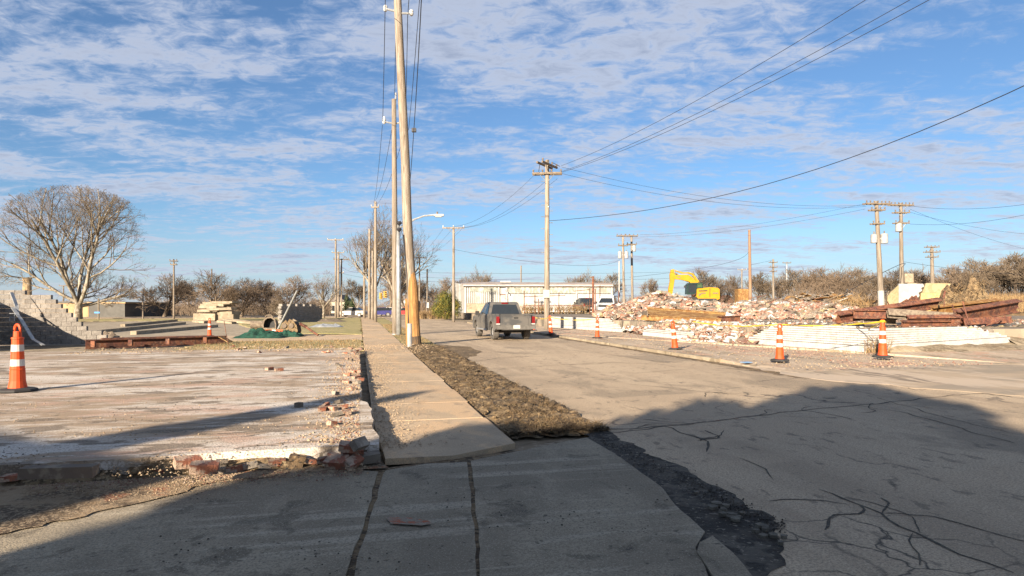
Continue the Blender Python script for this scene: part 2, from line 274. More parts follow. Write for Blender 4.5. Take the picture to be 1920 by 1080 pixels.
for pts, wd in [([(1098, 806), (1190, 803), (1300, 795), (1420, 780), (1500, 770), (1640, 757), (1780, 742), (1900, 733)], .055), ([(1150, 812), (1245, 800), (1320, 828), (1330, 848)], .05), ([(1390, 858), (1430, 880), (1462, 900)], .035),
                ([(1530, 918), (1600, 945), (1650, 963), (1720, 1000), (1800, 1040), (1900, 1075)], .045),
                ([(1600, 690), (1680, 712), (1760, 724), (1900, 745)], .10), ([(1360, 690), (1450, 700), (1560, 703), (1660, 716)], .13), ([(1560, 752), (1700, 775), (1900, 832)], .03), ([(1640, 745), (1760, 780), (1910, 815)], .025),
                ([(985, 688), (1060, 684), (1150, 680), (1230, 683)], .05), ([(1100, 697), (1190, 700), (1290, 692)], .04), ([(880, 680), (930, 672), (1000, 668)], .05), ([(1000, 650), (1120, 662), (1250, 680)], .05), ([(900, 655), (960, 662), (1040, 664)], .04), ([(1180, 720), (1330, 735), (1480, 752)], .03)]:
    ribbon('road_crack', [G(*p) for p in pts], wd*.75, m_crack, .004, road)
def crack_walk(px, py, ang, n, wd):
    p = G(px, py); pts = [p]
    for k in range(n): ang += rnd(-.75, .75); p = p+V((math.cos(ang), math.sin(ang), 0))*rnd(.10, .26); pts.append(p)
    ribbon('road_crack', pts, wd, m_crack, .0042, road)
for px_, py_ in ((1190, 803), (1300, 795), (1420, 780), (1500, 770), (1640, 757), (1320, 828), (1600, 945), (1650, 963), (1720, 1000), (1680, 712), (1760, 724), (1450, 700), (1560, 703), (1060, 684), (1150, 680), (1000, 668), (1330, 735)):
    for k in range(2): crack_walk(px_+rnd(-8, 8), py_, rnd(0, 6.28), random.randint(3, 7), rnd(.015, .035))
puddle = sheet('puddle', [G(790, 652), G(800, 650.5), G(816, 651), G(822, 653), G(812, 655), G(796, 655)], .006, flat('puddle_water', (.05, .055, .06), .04, spec=.8, var=.1), jit=.05)
sheet('wet_stain', [G(800, 656), G(830, 647), G(880, 650), G(905, 660), G(880, 672), G(850, 680), G(826, 668)], .0035, m_verge, jit=.25, step=.3)
gut = sheet('gutter_soil', [G(1092, 815), G(1135, 806), G(1215, 846), G(1310, 896), G(1390, 934), G(1445, 966), G(1480, 1000), G(1465, 1040), G(1420, 1100), G(1380, 1130), G(1230, 990), G(1080, 862)], .004, m_soil, jit=.11, step=.07)
gut2 = ribbon('kerb_gutter_soil', [R(13, 10.35), R(16, 10.3), R(20, 10.35), R(26, 10.38), R(34, 10.4), R(48, 10.4)], .55, m_verge, .0045)
# sidewalk on the left: single slabs on a bed
bed = sheet('sidewalk_bed', [R(8.4, .18), R(8.4, 1.8), R(96, 1.8), R(96, .18)], .026, m_verge, .06)
s = 7.72; k = 0
while s < 62:
    L = 1.62 if s < 30 else 3.2
    a, b = .17+rnd(-.02, .02), 1.80+rnd(-.02, .02); mb = MB(); z = .05+rnd(-.004, .004)
    q = [R(s+.004, a), R(s+.004, b), R(s+L-.004, b), R(s+L-.004, a)]
    if k == 0: z = .047; q = [G(722, 868), G(850, 862), G(966, 838), R(s+L-.012, b), R(s+L-.012, a)]
    sheet('sidewalk_slab', q, z, m_walk, .07, .004, .25, parent=bed); s += L; k += 1
sheet('sidewalk_slab', [R(s+.02, .17), R(s+.02, 1.8), R(96, 1.8), R(96, .17)], .05, m_walk, .08, parent=bed)
# shaded driveway apron in front: big cracked panels
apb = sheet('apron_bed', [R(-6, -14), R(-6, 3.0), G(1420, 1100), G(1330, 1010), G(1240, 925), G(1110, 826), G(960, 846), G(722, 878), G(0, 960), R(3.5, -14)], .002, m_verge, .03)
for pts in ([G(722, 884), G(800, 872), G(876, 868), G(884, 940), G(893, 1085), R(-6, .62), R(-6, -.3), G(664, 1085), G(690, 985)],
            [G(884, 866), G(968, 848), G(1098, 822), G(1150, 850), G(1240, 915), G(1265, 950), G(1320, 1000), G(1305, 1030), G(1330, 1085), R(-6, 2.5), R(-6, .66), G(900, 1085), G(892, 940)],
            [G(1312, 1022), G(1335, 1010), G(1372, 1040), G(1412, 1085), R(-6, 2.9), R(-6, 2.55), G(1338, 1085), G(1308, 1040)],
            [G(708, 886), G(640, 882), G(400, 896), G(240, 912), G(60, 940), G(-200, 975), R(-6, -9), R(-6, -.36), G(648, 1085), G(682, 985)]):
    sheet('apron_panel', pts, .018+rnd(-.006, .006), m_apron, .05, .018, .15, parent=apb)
mark = sheet('spray_paint_mark', [G(724, 978), G(745, 974), G(800, 983), G(806, 990), G(788, 994), G(735, 989)], .0285, surf('orange_spray', (.36, .085, .03), [((.24, .205, .155), (11, 22, 14), .46, .56, .95), ((.16, .137, .105), (55, 55, 55), .5, .64, .8)], bump=.4, bscale=65), jit=.07, step=.05)
# foundation slab on the left
SL = .20
slab_pts = [G(706, 868), G(690, 778), R(10.5, .02), R(23.6, -.05), R(23.9, -8), R(25, -22), R(6, -30), G(-900, 960), G(-200, 925), G(0, 912), G(240, 898), G(420, 884), G(560, 876), G(650, 872)]
slab = sheet('foundation_slab', slab_pts, SL, m_slab, .26, .06, .22)
# bare pads and lawns behind it
sheet('concrete_lot', [G(150, 640), G(440, 631), G(660, 622), R(41, -.4), R(62, -1), G(520, 601), G(240, 602), G(60, 612)], -.02, m_pale, .03)
sheet('verge_lawn', [R(25.2, .1), R(33, .1), R(33, -7), R(26.5, -7)], .012, m_grass, .04, .2)
sheet('driveway', [R(33.2, .12), R(39.5, .12), R(39.5, -9), R(33.2, -9)], -.002, m_walk, .03)
sheet('far_lawn', [R(39.8, .1), R(96, .1), R(96, -18), R(60, -10), R(44, -6)], .006, m_grass, .03, .3)
sheet('park_lawn', [G(-100, 603), G(240, 601.5), G(520, 600.5), R(96, -18), R(99, -130), (-170, 70, 0)], -.008, m_grass, .03, .3)
sheet('strip_lawn', [R(27, 1.86), R(31, 1.86), R(36, 1.86), R(92, 1.86), R(92, 3.25), R(27, 3.25)], .02, m_grass, .06, .15)
for a, b in ((G(170, 626), G(345, 607.5)), (G(250, 627), G(405, 613)), (G(230, 612), G(330, 602))):
    mb = MB(); d = (b-a).normalized(); rot = Matrix.Rotation(math.atan2(d.y, d.x), 3, 'Z'); mb.box((a+b)/2+V((0, 0, .08)), ((b-a).length, .35, .24), rot); o = mb.build('kerb', m_pale); o['kind'] = 'structure'
# dry grass verge between sidewalk and road (real clods)
mb = MB(); ns, ntt = 220, 22; s0, s1 = 8.1, 27.5
for i in range(ns+1):
    for j in range(ntt+1):
        s = s0+(s1-s0)*i/ns; e = j/ntt; t = 1.84+(3.35-1.84)*e+.10*noise.noise(V((s*1.3, j, 0)))
        if i == 0: s += .25*noise.noise(V((j*.7, 3, 1)))
        p = R(s, t); h = .012+.03*math.sin(math.pi*e)**.6*min(1, i/14)+.05*noise.noise(p*2.2)+.07*noise.noise(p*6.5)+.035*noise.noise(p*15)
        if j in (0, ntt) or i in (0, ns): h = -.02
        mb.v.append((p.x, p.y, h))
mb.f = [(i*(ntt+1)+j, i*(ntt+1)+j+1, (i+1)*(ntt+1)+j+1, (i+1)*(ntt+1)+j) for i in range(ns) for j in range(ntt)]
o = mb.build('verge', m_verge, smooth=True); o['kind'] = 'structure'
mb = MB()
for i in range(16000):
    s = 8.15+19.5*random.random()**1.5; e = random.random(); t = 1.86+1.45*e; p = R(s, t)
    if noise.noise(p*1.3) < -.22: continue
    h = .012+.03*math.sin(math.pi*e)**.6+.05*noise.noise(p*2.2); a = rnd(0, 6.28); L = rnd(.05, .24); wd = V((-math.sin(a), math.cos(a), 0))*rnd(.004, .009)
    b = p+V((0, 0, h)); tip = b+V((math.cos(a)*L, math.sin(a)*L, L*rnd(.0, .45)))
    mb.add([b-wd, b+wd, tip], [(0, 1, 2)])
tag(mb.build('dead_turf', surf('dead_turf', (.17, .108, .05), [((.08, .052, .027), (3, 3, 3), .45, .6, .9), ((.29, .21, .11), (9, 9, 9), .54, .66, .8)], bump=.2, bscale=30)), 'flattened dead grass and litter on the brown verge strip', 'grass', kind='stuff'); mb = MB()
for i in range(7000):       # turf along the edges of the lawns
    s, t = random.choice(((rnd(25.4, 33), rnd(-6.8, .05)), (rnd(27, 60), rnd(1.9, 3.2)))); p = R(s, t); a = rnd(0, 6.28); L = rnd(.05, .13); wd = V((-math.sin(a), math.cos(a), 0))*.012
    mb.add([p-wd, p+wd, p+V((math.cos(a)*L*.6, math.sin(a)*L*.6, L))], [(0, 1, 2)])
tag(mb.build('dry_grass', m_straw), 'short dry grass on the lawn edges beyond the slab', 'grass', kind='stuff')
mb = MB()
for i in range(900):      # clods of turned soil
    s = 8.2+19*random.random()**1.4; t = rnd(1.84, 3.3); p = R(s, t, .015+.03*random.random()); k = .012+.05*random.random()**3; mb.box(p, (k*2, k*1.5, k*.9), Matrix.Rotation(rnd(0, 3), 3, 'Z') @ Matrix.Rotation(rnd(-.7, .7), 3, 'X'), .5)
tag(mb.build('soil_clods', m_verge), 'clods of dark turned soil strewn along the verge', 'soil', kind='stuff')
# right-hand pavement, kerb, raised lot
C0 = V((12.4, 22.4, 0)); C1 = V((10.3, 27.6, 0)); C2 = V((8.5, 30.1, 0)); C3 = V((7.3, 35.1, 0)); C4 = V((6.75, 39.5, 0)); C5 = V((2.6, 50, 0)); C6 = V((.2, 60, 0)); E1 = V((19.3, 25.2, 0)); E2 = V((34, 31, 0))
rw = sheet('pavement', [R(14.2, 10.75), R(17, 10.65), R(60, 10.65), C6+V((-.5, 0, 0)), C5, C4, C3, C2, C1, C0, E1, E2+V((0, -3, 0)), (40, 24, 0), (30, 17, 0), R(15.5, 16)], .10, surf('dusty_pavement', (.40, .315, .225), [((.31, .24, .17), (.8, .3, .8), .45, .62, .8), ((.42, .25, .17), (.7, .7, .7), .56, .66, .8), ((.20, .155, .10), (1.2, .5, 1), .57, .68, .8), ((.48, .41, .33), (7, 7, 7), .58, .68, .7)], bump=.5, bscale=30, align=True), .14, .10)
for v_ in rw.data.vertices:
    f_ = V(v_.co).dot(U)
    if f_ < 17.5 and v_.co.z > .05: v_.co.z = max(.009, .10-(17.5-f_)*.07)
s = 17.4
while s < 62:
    mb = MB(); mb.box(R(s+1.45, 10.58, .032), (.17, 2.86, .15), Matrix.Rotation(RA, 3, 'Z'), .06); mb.build('kerb_stone', m_pale, rw); s += 2.9
side = sheet('side_street', [R(13.0, 10.2), R(6, 14), R(6, 70), (70, 40, 0), (44, 30, 0), (34, 27, 0), R(18, 17), R(18, 11)], .006, surf('sandy_asphalt', (.36, .28, .195), [((.24, .20, .15), (.3, .6, .5), .47, .64, .8), ((.45, .36, .27), (1, .4, 1), .52, .66, .8), ((.14, .11, .08), (1.1, .3, .5), .62, .70, .8)], bump=.4, bscale=50, align=True), .03, .25)
LZ = .78
lot = sheet('raised_lot', [C0+V((.5, .55, 0)), C1+V((.5, .2, 0)), C2+V((1.9, .3, 0)), C3+V((1.5, .2, 0)), C4+V((.5, .2, 0)), C5+V((.4, .3, 0)), C6+V((.4, 0, 0)), (-9, 96, 0), (-30, 180, 0), (260, 180, 0), (120, 60, 0), (50, 33, 0), E1+V((0, .45, 0))], LZ, m_lot, .8, .15)
# slope of dirt and rubble where the wall is gone and along the right end
def slope(name, pts_lo, pts_hi, zl, zh, mat):
    mb = MB(); n = len(pts_lo)-1; seg = 10; q = []
    for i in range(n):
        m = 8
        for k in range(m+(1 if i == n-1 else 0)):
            a = V(pts_lo[i]).lerp(V(pts_lo[i+1]), k/m); b = V(pts_hi[i]).lerp(V(pts_hi[i+1]), k/m); row = []
            for j in range(seg+1):
                e = j/seg; p = a.lerp(b, e); p.z = zl+(zh-zl)*(e**.8)+.10*noise.noise(p*1.6)*(1 if 0 < j < seg else 0); row.append(p)
            q.append(row)
    mb.v = [tuple(p) for r in q for p in r]; mb.f = [(i*(seg+1)+j, i*(seg+1)+j+1, (i+1)*(seg+1)+j+1, (i+1)*(seg+1)+j) for i in range(len(q)-1) for j in range(seg)]
    o = mb.build(name, mat, smooth=True); o['kind'] = 'structure'; return o
slope('rubble_slope', [C1+V((-.2, -.9, 0)), C2+V((.3, -.6, 0)), C3+V((.35, 0, 0)), C4+V((.3, 0, 0))], [C1+V((2.6, 1.2, 0)), C2+V((3, .6, 0)), C3+V((2.2, .4, 0)), C4+V((2.0, .3, 0))], .09, LZ+.03, m_pinkb)
slope('bank', [C0+V((-.1, -.15, 0)), C0.lerp(E1, .5)+V((.1, -1.0, 0)), E1+V((.6, -1.2, 0)), E2+V((0, -1.5, 0))], [C0+V((.1, .1, 0)), C0.lerp(E1, .5)+V((0, .1, 0)), E1+V((.2, .6, 0)), E2+V((0, 2.5, 0))], .09, .30, m_ground)
slope('bank', [E1+V((.3, -.6, 0)), E2+V((-4, -2, 0)), E2+V((8, 1, 0))], [E1+V((.0, 1.5, 0)), E2+V((-4, 2, 0)), E2+V((8, 6, 0))], .12, LZ+.03, m_ground)
# ---------------------------------------------------------------- walls
def brick_wall(name, label, a, b, courses, soldier, steps0, steps1, zbase, rise, root=None, cap=300, blen=.29, bh=.085):
    """painted brick wall from a to b; courses listed bottom up, each shortened at its ends by steps"""
    root = root or thing(name, label, 'wall', (a.x, a.y, zbase))
    d = (b-a); L = d.length; d = d/L; ang = math.atan2(d.y, d.x); rot = Matrix.Rotation(ang, 3, 'Z'); nb = 0
    core = MB(); sol = MB(); rest = MB(); nrm = V((-d.y, d.x, 0))*.11
    z = zbase
    if soldier:
        x = .0
        while x < L:
            sol.box(a+d*(x+.045)+nrm*0+V((0, 0, z+.105+rise*x/L)), (.078, .20+rnd(0, .012), .215), rot); x += .09
        sol.build('soldier_course', m_whiteb, root)['kind'] = 'stuff'
        core.box(a+d*L/2+V((0, 0, z+.10+rise/2)), (L-.03, .17, .2), rot); z += .225
    me = None
    for c in range(courses):
        x0, x1 = steps0[min(c, len(steps0)-1)], L-steps1[min(c, len(steps1)-1)]; x = x0-(blen/2 if c % 2 else 0)
        if x1 <= x0: break
        core.box(a+d*(x0+x1)/2+V((0, 0, z+bh/2+rise*.5*(1-c/courses))), (x1-x0-.03, .17, bh), rot)
        while x < x1-.05:
            xs, xe = max(x, x0), min(x+blen-.018, x1)
            if xe-xs > .05:
                if me is None:
                    t_ = MB(); t_.box((0, 0, 0), (1, .2, bh-.02)); me = t_.build('brick', m_whiteb, root, org=(0, 0, 0)); me.location = (0, 0, 0); first = me
                p = a+d*(xs+xe)/2+V((0, 0, z+bh/2+rise*((xs+xe)/2/L)*(1-c/courses)))+nrm*rnd(-.06, .06)
                if nb == 0: first.location = p-ORG[root.name]; first.rotation_euler = (0, 0, ang); first.scale = (xe-xs, 1, 1)
                elif nb < cap: inst('brick', first.data, p, (0, 0, ang), (xe-xs, 1, 1), root)
                else: rest.box(p, (xe-xs, .2, bh-.02), rot)
                nb += 1
            x += blen
        z += bh
    core.build('mortar_core', m_mortar, root)
    if rest.v: rest.build('brickwork', m_whiteb, root)['kind'] = 'stuff'
    return root
st_up = [0, .12, .25, .4, .5, .6, 1.0, 1.6, 2.9]
wA = brick_wall('brick_wall', 'low white painted brick wall with a corner behind the two nearest right-hand cones', C0, C1, 8, True, [0, 0, 0, 0, 0, 0, 0, .5], [0, .25, .5, .7, .85, 1.1, 1.7, 3.4], .09, 0, cap=150)
E1b = E1+V((.3, .12, 0))
brick_wall('', '', C0+V((.11, .05, 0)), E1b, 7, True, [0, 0, 0, 0, 0, 0, .2], [0.2, .5, .7, 1.3, 1.6, 2.0, 2.6], .10, .16, root=wA, cap=150)
brick_wall('brick_wall', 'short low strip of white painted wall standing before the rubble spill', C2+V((0, .1, 0)), C3, 2, True, [0, 0], [0, 0.3], .09, 0, cap=60)
wC = brick_wall('brick_wall', 'white painted brick wall behind the notice pole and its two cones', C4, C5, 6, True, [.2, .3, .6, 1.0, 1.3, 1.5], [0], .09, 0, cap=300, blen=.4, bh=.1)
# stepped grey block wall at the far left, with the wall that meets it
A0 = V((-22.4, 28.0, 0)); A1 = A0+W*3.75
root = thing('block_wall', 'grey split-face block wall broken off in steps at the left edge', 'wall', A0)
t_ = MB(); t_.box((0, 0, 0), (.395, .22, .195), jit=.04); first = t_.build('block', m_block, root, org=(0, 0, 0)); ang = math.atan2(W.y, W.x)
tops = [2.35, 2.35, 2.35, 2.35, 2.15, 2.15, 2.15, 1.75, 1.55, 1.3, .95, .55]; n = 0; core = MB()
for c in range(12):
    z = .1+c*.2; x = -.2 if c % 2 else 0.0
    while x < 3.9:
        xi = min(11, max(0, int((x+.3)/3.75*12)))
        if z < tops[xi]:
            p = A0+W*(x+.2)+V((0, 0, z))
            if n == 0: first.location = p-A0; first.rotation_euler = (0, 0, ang)
            else: inst('block', first.data, p, (rnd(-.01, .01), 0, ang+rnd(-.012, .012)), (1, 1, 1), root)
            n += 1
        x += .4
root2 = thing('block_wall', 'grey block wall coming forward from the stepped wall at the picture edge', 'wall', A0+V((-.3, -.2, 0)))
for c in range(10):
    for k in range(14):
        x = k*.4+(.2 if c % 2 else 0); o = inst('block', first.data, A0+V((-.25, -.25, 0))-U*x+V((0, 0, .1+.2*c)), (0, 0, math.atan2(U.y, U.x)), (1, 1, 1), root2)
mb = MB(); a, b, c_ = P(22, 549, 27.6), P(30, 590, 27.3), P(52, 640, 27)
for q0, q1 in ((P(22, 549, 27.5), P(31, 573, 27.4)), (P(31, 573, 27.4), P(32, 592, 27.3)), (P(24, 577, 27.3), P(40, 600, 27.0)), (P(40, 600, 27.0), P(62, 636, 26.5)), (P(62, 636, 26.5), P(81, 647, 26.2))):
    d = (q1-q0); mb.box((q0+q1)/2, (d.length+.04, .14, .025), d.to_track_quat('X', 'Z').to_matrix())
tag(mb.build('metal_flashing', m_galv, org=P(62, 640, 26.6)), 'bent strip of sheet metal hanging over the stepped block wall', 'metal strip')
mb = MB(); mb.tube([P(18, 588, 26.9), P(27, 588, 26.9), P(27, 602, 26.9), P(18, 602, 26.9), P(18, 588, 26.9)], .02, 4); mb.tube([P(18, 595, 26.9), P(27, 595, 26.9)], .015, 4)
tag(mb.build('wire_frame', m_galv, org=P(22, 602, 26.9)), 'small metal frame hanging on the shaded block wall', 'frame')
# grey block wall in the middle distance, running away from the viewer
B0, B1 = G(524, 606), G(602, 597.5); d = (B1-B0); L = d.length; d = d/L; ang = math.atan2(d.y, d.x)
root = thing('block_wall', 'long grey block wall standing alone on the lawn behind the leaning steel tube', 'wall', B0)
t_ = MB(); t_.box((0, 0, 0), (.985, .35, .235), jit=.02); first = t_.build('block', m_block, root, org=(0, 0, 0)); n = 0
for c in range(8):
    for k in range(int(L)):
        if c >= 7 and (k % 4 == 2 or k > L-5): continue
        if c > 5 and k > L-3: continue
        p = B0+d*(k+.5+(.4 if c % 2 else 0))+V((0, 0, .1+.245*c))
        if n == 0: first.location = p-B0; first.rotation_euler = (0, 0, ang)
        elif n < 300: inst('block', first.data, p, (0, 0, ang), (1, 1, 1), root)
        n += 1
mb = MB(); mb.tube([G(521, 617), P(557, 545, 46)], .06, 8); tag(mb.build('steel_tube', m_galv, org=G(521, 617)), 'tall galvanised steel tube leaning over the lone block wall', 'steel tube')
# white and cream wall remnant behind the steel heap
D = 46; root = thing('ruined_wall', 'broken white and cream painted block wall standing behind the rusty steel heap', 'ruin', P(1700, 590, D))
def slabpoly(mb, pts, D, th):
    q = [P(x, y, D) for x, y in pts]; n = len(q); mb.add(q+[p+V((.1, th, 0)) for p in q], [tuple(range(n))[::-1], tuple(range(n, 2*n))]+[(i, (i+1) % n, n+(i+1) % n, n+i) for i in range(n)])
mb = MB(); slabpoly(mb, [(1685, 532), (1731, 532), (1733, 537), (1727, 540), (1729, 545), (1722, 549), (1724, 554), (1720, 560), (1722, 600), (1685, 600)], D, .3); mb.build('white_wall', m_white, root)
mb = MB(); slabpoly(mb, [(1664, 556), (1670, 548), (1676, 543), (1684.6, 535), (1684.6, 600), (1662, 600)], D, .3); mb.build('cream_wall', m_cream, root)
mb = MB(); slabpoly(mb, [(1736, 531), (1775, 531), (1783, 532), (1772, 549), (1729, 549), (1733, 540)], D+.1, .3); mb.build('cream_wall', m_cream, root)
mb = MB(); slabpoly(mb, [(1727, 549.3), (1772, 549.3), (1762, 600), (1723, 600)], D+.05, .3); mb.build('tan_wall', flat('tan_paint', (.50, .36, .16), .7), root)
mb = MB(); slabpoly(mb, [(1697, 513), (1713, 513), (1713, 530), (1697, 530)], 74, 1.2); mb.box(P(1705, 560, 74.6), (1.0, 1.1, 3.6)); tag(mb.build('block_chimney', m_pale, org=P(1705, 590, 74)), 'square pale block stack rising behind the white and cream ruin', 'chimney')
# ---------------------------------------------------------------- white shed, low buildings, houses
D0 = 88.0
root = thing('warehouse', 'long low white metal warehouse with rusty flat roof', 'building', P(905, 597, D0))
def wl(x0, x1, y0, y1, D, mat, nm, th=.3, par=root):
    mb = MB(); a, b = P(x0, y0, D), P(x1, y1, D); mb.box(((a.x+b.x)/2, D+th/2, (a.z+b.z)/2), (abs(b.x-a.x), th, abs(a.z-b.z))); return mb.build(nm, mat, par)
m_clad = surf('white_cladding', (.41, .41, .40), [((.30, .285, .25), (.5, .5, .25), .48, .62, .8), ((.30, .30, .25), (1.2, 1.2, .4), .60, .70, .7)], rough=.6, bump=.1, bscale=8)
m_mold = surf('mouldy_cladding', (.34, .325, .275), [((.19, .20, .165), (1.0, 1.0, .6), .44, .58, .85), ((.40, .38, .34), (3, 3, 1), .52, .66, .8)], bump=.1, bscale=8)
m_roofr = surf('rusty_roof', (.33, .27, .22), [((.40, .38, .36), (.4, .4, .4), .45, .62, .8), ((.24, .13, .08), (1.2, 1.2, 1), .52, .64, .7)], bump=.2, bscale=8)
wl(872, 1148, 535.5, 600, D0+.5, m_clad, 'wall', 18)
mb = MB()       # roof: low slope with overhang, and the gable on the left
q = [P(868, 534, D0), P(1150, 534.5, D0), P(1146, 530, D0+19), P(862, 528.5, D0+19)]; mb.add(q+[p-V((0, 0, .22)) for p in q], [(0, 1, 2, 3), (7, 6, 5, 4), (0, 4, 5, 1), (1, 5, 6, 2), (2, 6, 7, 3), (3, 7, 4, 0)]); mb.build('roof', m_roofr, root)
mb = MB(); q = [P(872, 534.5, D0+.45), P(872, 600, D0+.45), P(838, 597, D0+21), P(838, 546, D0+21), P(852, 530, D0+11)]; mb.add(q+[p+V((.3, .15, 0)) for p in q], [(0, 1, 2, 3, 4), (9, 8, 7, 6, 5), (0, 4, 9, 5), (4, 3, 8, 9), (0, 5, 6, 1)]); mb.build('gable_wall', m_clad, root)
wl(868, 1150, 533.8, 536.2, D0-.12, m_white, 'eaves_trim', .2)
for x in (872.5, 935, 950, 1081, 1147): wl(x-1.6, x+1.6, 536.3, 598, D0+.28, m_white, 'corner_trim', .2)
x = 875.5
while x < 933:
    wl(x, x+2.2, 536.6, 568.7, D0+.36, m_clad, 'cladding_rib', .12); x += 3.6
wl(875, 933, 569, 600, D0+.33, m_pale, 'plinth', .15)
for x0, x1 in ((881, 930), (953, 1018), (1022, 1079), (1083, 1145)): wl(x0, x1, 538, 550 if x0 > 900 else 547, D0+.3 if x0 > 900 else D0+.3, m_mold, 'skylight_band', .12)
wl(938, 948, 553, 590, D0+.36, m_white, 'door', .12); wl(936.5, 938, 551.5, 592, D0+.33, m_rust, 'door_frame', .14); wl(936.5, 949, 551.5, 553, D0+.33, m_rust, 'door_frame', .14)
wl(938, 957, 527, 529.5, D0+8, m_white, 'roof_vent', 1.5); mb = MB(); mb.tube([P(947, 545, D0+.1), P(951, 547, D0-.3), P(952, 551, D0-.3)], .07, 6); mb.build('wall_lamp', m_galv, root)
# ledge and pipe rail fence before the shed
mb = MB(); mb.box((8.5, 76, .55), (24, .6, .9)); o = mb.build('ledge', m_pale); o['kind'] = 'structure'
root = thing('pipe_fence', 'rusty pipe rail fence standing before the white warehouse', 'fence', P(1060, 590, 72))
for x, y in ((983, 545), (1003, 552), (1010, 560), (1048, 548), (1106, 540), (1125, 535), (1160, 545)):
    mb = MB(); mb.tube([P(x, 596, 72), P(x, y, 72)], .05, 5); mb.build('post', m_rust, root)
for (x0, y0, x1, y1) in ((983, 556, 1060, 554), (983, 573, 1140, 573), (1075, 546, 1106, 543)):
    mb = MB(); mb.tube([P(x0, y0, 72), P(x1, y1, 72)], .035, 4); mb.build('rail', m_rust, root)
root = thing('rusty_post', 'tall rusty steel post with side arm before the parked black truck', 'post', P(1112, 592, 62))
mb = MB(); mb.tube([P(1112, 596, 62), P(1112, 518, 62)], .11, 8); mb.tube([P(1116, 596, 62), P(1116, 541, 62)], .06, 6); mb.build('post', m_rust, root)
mb = MB(); mb.tube([P(1106, 520, 62), P(1113, 520, 62)], .09, 6); mb.build('arm', m_dwood, root)
# brick building, stack and houses on the left horizon
def house(name, label, px0, px1, ytop, D, h_wall, dep, mat, rmat, roof='gable', wins=()):
    x0, x1 = P(px0, 590, D).x, P(px1, 590, D).x; zt = P(0, ytop, D).z; cx = (x0+x1)/2; root = thing(name, label, 'building', (cx, D, 0)); wd = x1-x0
    zw = zt if roof == 'flat' else zt*h_wall
    mb = MB(); mb.box((cx, D+dep/2, zw/2-.2), (wd, dep, zw+.4)); mb.build('wall', mat, root)
    mb = MB()
    if roof == 'flat': mb.box((cx, D+dep/2, zt+.12), (wd+.4, dep+.4, .24))
    elif roof == 'gable':
        e = .35; q = [(-wd/2-e, -e, zw), (wd/2+e, -e, zw), (wd/2+e, dep+e, zw), (-wd/2-e, dep+e, zw), (0, -e, zt), (0, dep+e, zt)]
        mb.add([V(p)+V((cx, D, 0)) for p in q], [(0, 4, 5, 3), (1, 2, 5, 4), (0, 1, 4), (2, 3, 5), (0, 3, 2, 1)])
    else:
        e = .35; q = [(-wd/2-e, -e, zw), (wd/2+e, -e, zw), (wd/2+e, dep+e, zw), (-wd/2-e, dep+e, zw), (-wd/2-e, dep/2, zt), (wd/2+e, dep/2, zt)]
        mb.add([V(p)+V((cx, D, 0)) for p in q], [(0, 1, 5, 4), (2, 3, 4, 5), (0, 4, 3), (1, 2, 5), (0, 3, 2, 1)])
    mb.build('roof', rmat, root)
    for (fx, fz, w_, h_) in wins:
        mb = MB(); mb.box((x0+fx*wd, D-.02, fz*zw), (w_, .1, h_)); o = mb.build('window', m_glass, root)
        mb = MB(); mb.box((x0+fx*wd, D-.01, fz*zw), (w_+.3, .06, h_+.3)); mb.build('frame', m_white, o)
    return root
m_tan = flat('tan_brick', (.36, .25, .14), .9, sc=.5); m_dgrey = flat('dark_panel', (.10, .095, .085), .8, sc=.5); m_shing = flat('grey_shingle', (.16, .14, .13), .9, sc=.7); m_rroof = flat('brown_shingle', (.22, .11, .07), .9, sc=.7)
m_hw = flat('house_siding', (.58, .57, .54), .7, sc=.4)
house('brick_building', 'low tan brick building behind the big bare sycamore', 60, 166, 568, 104, 1, 14, m_tan, m_dgrey, 'flat')
house('dark_building', 'low dark flat-roofed building right of the big sycamore trunk', 166.5, 234, 569, 103, 1, 14, m_dgrey, m_tan, 'flat')
house('brown_house', 'small brown roofed house left of the dark tree row', 262, 300, 570, 150, .5, 9, m_tan, m_rroof, 'hip', [(.3, .5, 1, 1)])
house('white_house', 'white two storey house beyond the lone block wall', 572, 604, 562, 170, .62, 9, m_hw, m_shing, 'gable', [(.3, .35, 1, 1.4), (.7, .35, 1, 1.4), (.5, .8, .9, 1.2)])
house('cream_house', 'cream gabled house behind the three left-hand poles', 618, 646, 552, 165, .6, 9, flat('cream_siding', (.56, .50, .36), .7, sc=.4), m_shing, 'gable', [(.3, .4, 1, 1.4), (.7, .4, 1, 1.4)])
house('grey_house', 'pale grey house far down the street behind the dark pickup pole line', 752, 772, 548, 190, .6, 9, m_hw, m_shing, 'gable', [(.5, .5, 1, 1.4)])
house('small_house', 'small white gabled house far behind the excavator tail', 1358, 1376, 553, 165, .55, 8, m_hw, m_rroof, 'gable')
mb = MB(); mb.lathe([(1.05, 0), (.95, 4), (.85, 8.2), (.95, 8.3), (.95, 8.8)], 14, P(51, 591, 150)); tag(mb.build('brick_stack', m_tan, org=P(51, 591, 150)), 'round tan brick chimney stack behind the stepped block wall', 'chimney')
mb = MB(); mb.box(P(1366+27, 562, 120), (2.4, 2, 4)); tag(mb.build('brick_pier', m_rustp, org=P(1393, 580, 120)), 'square orange brown brick pier beyond the rubble', 'pier')
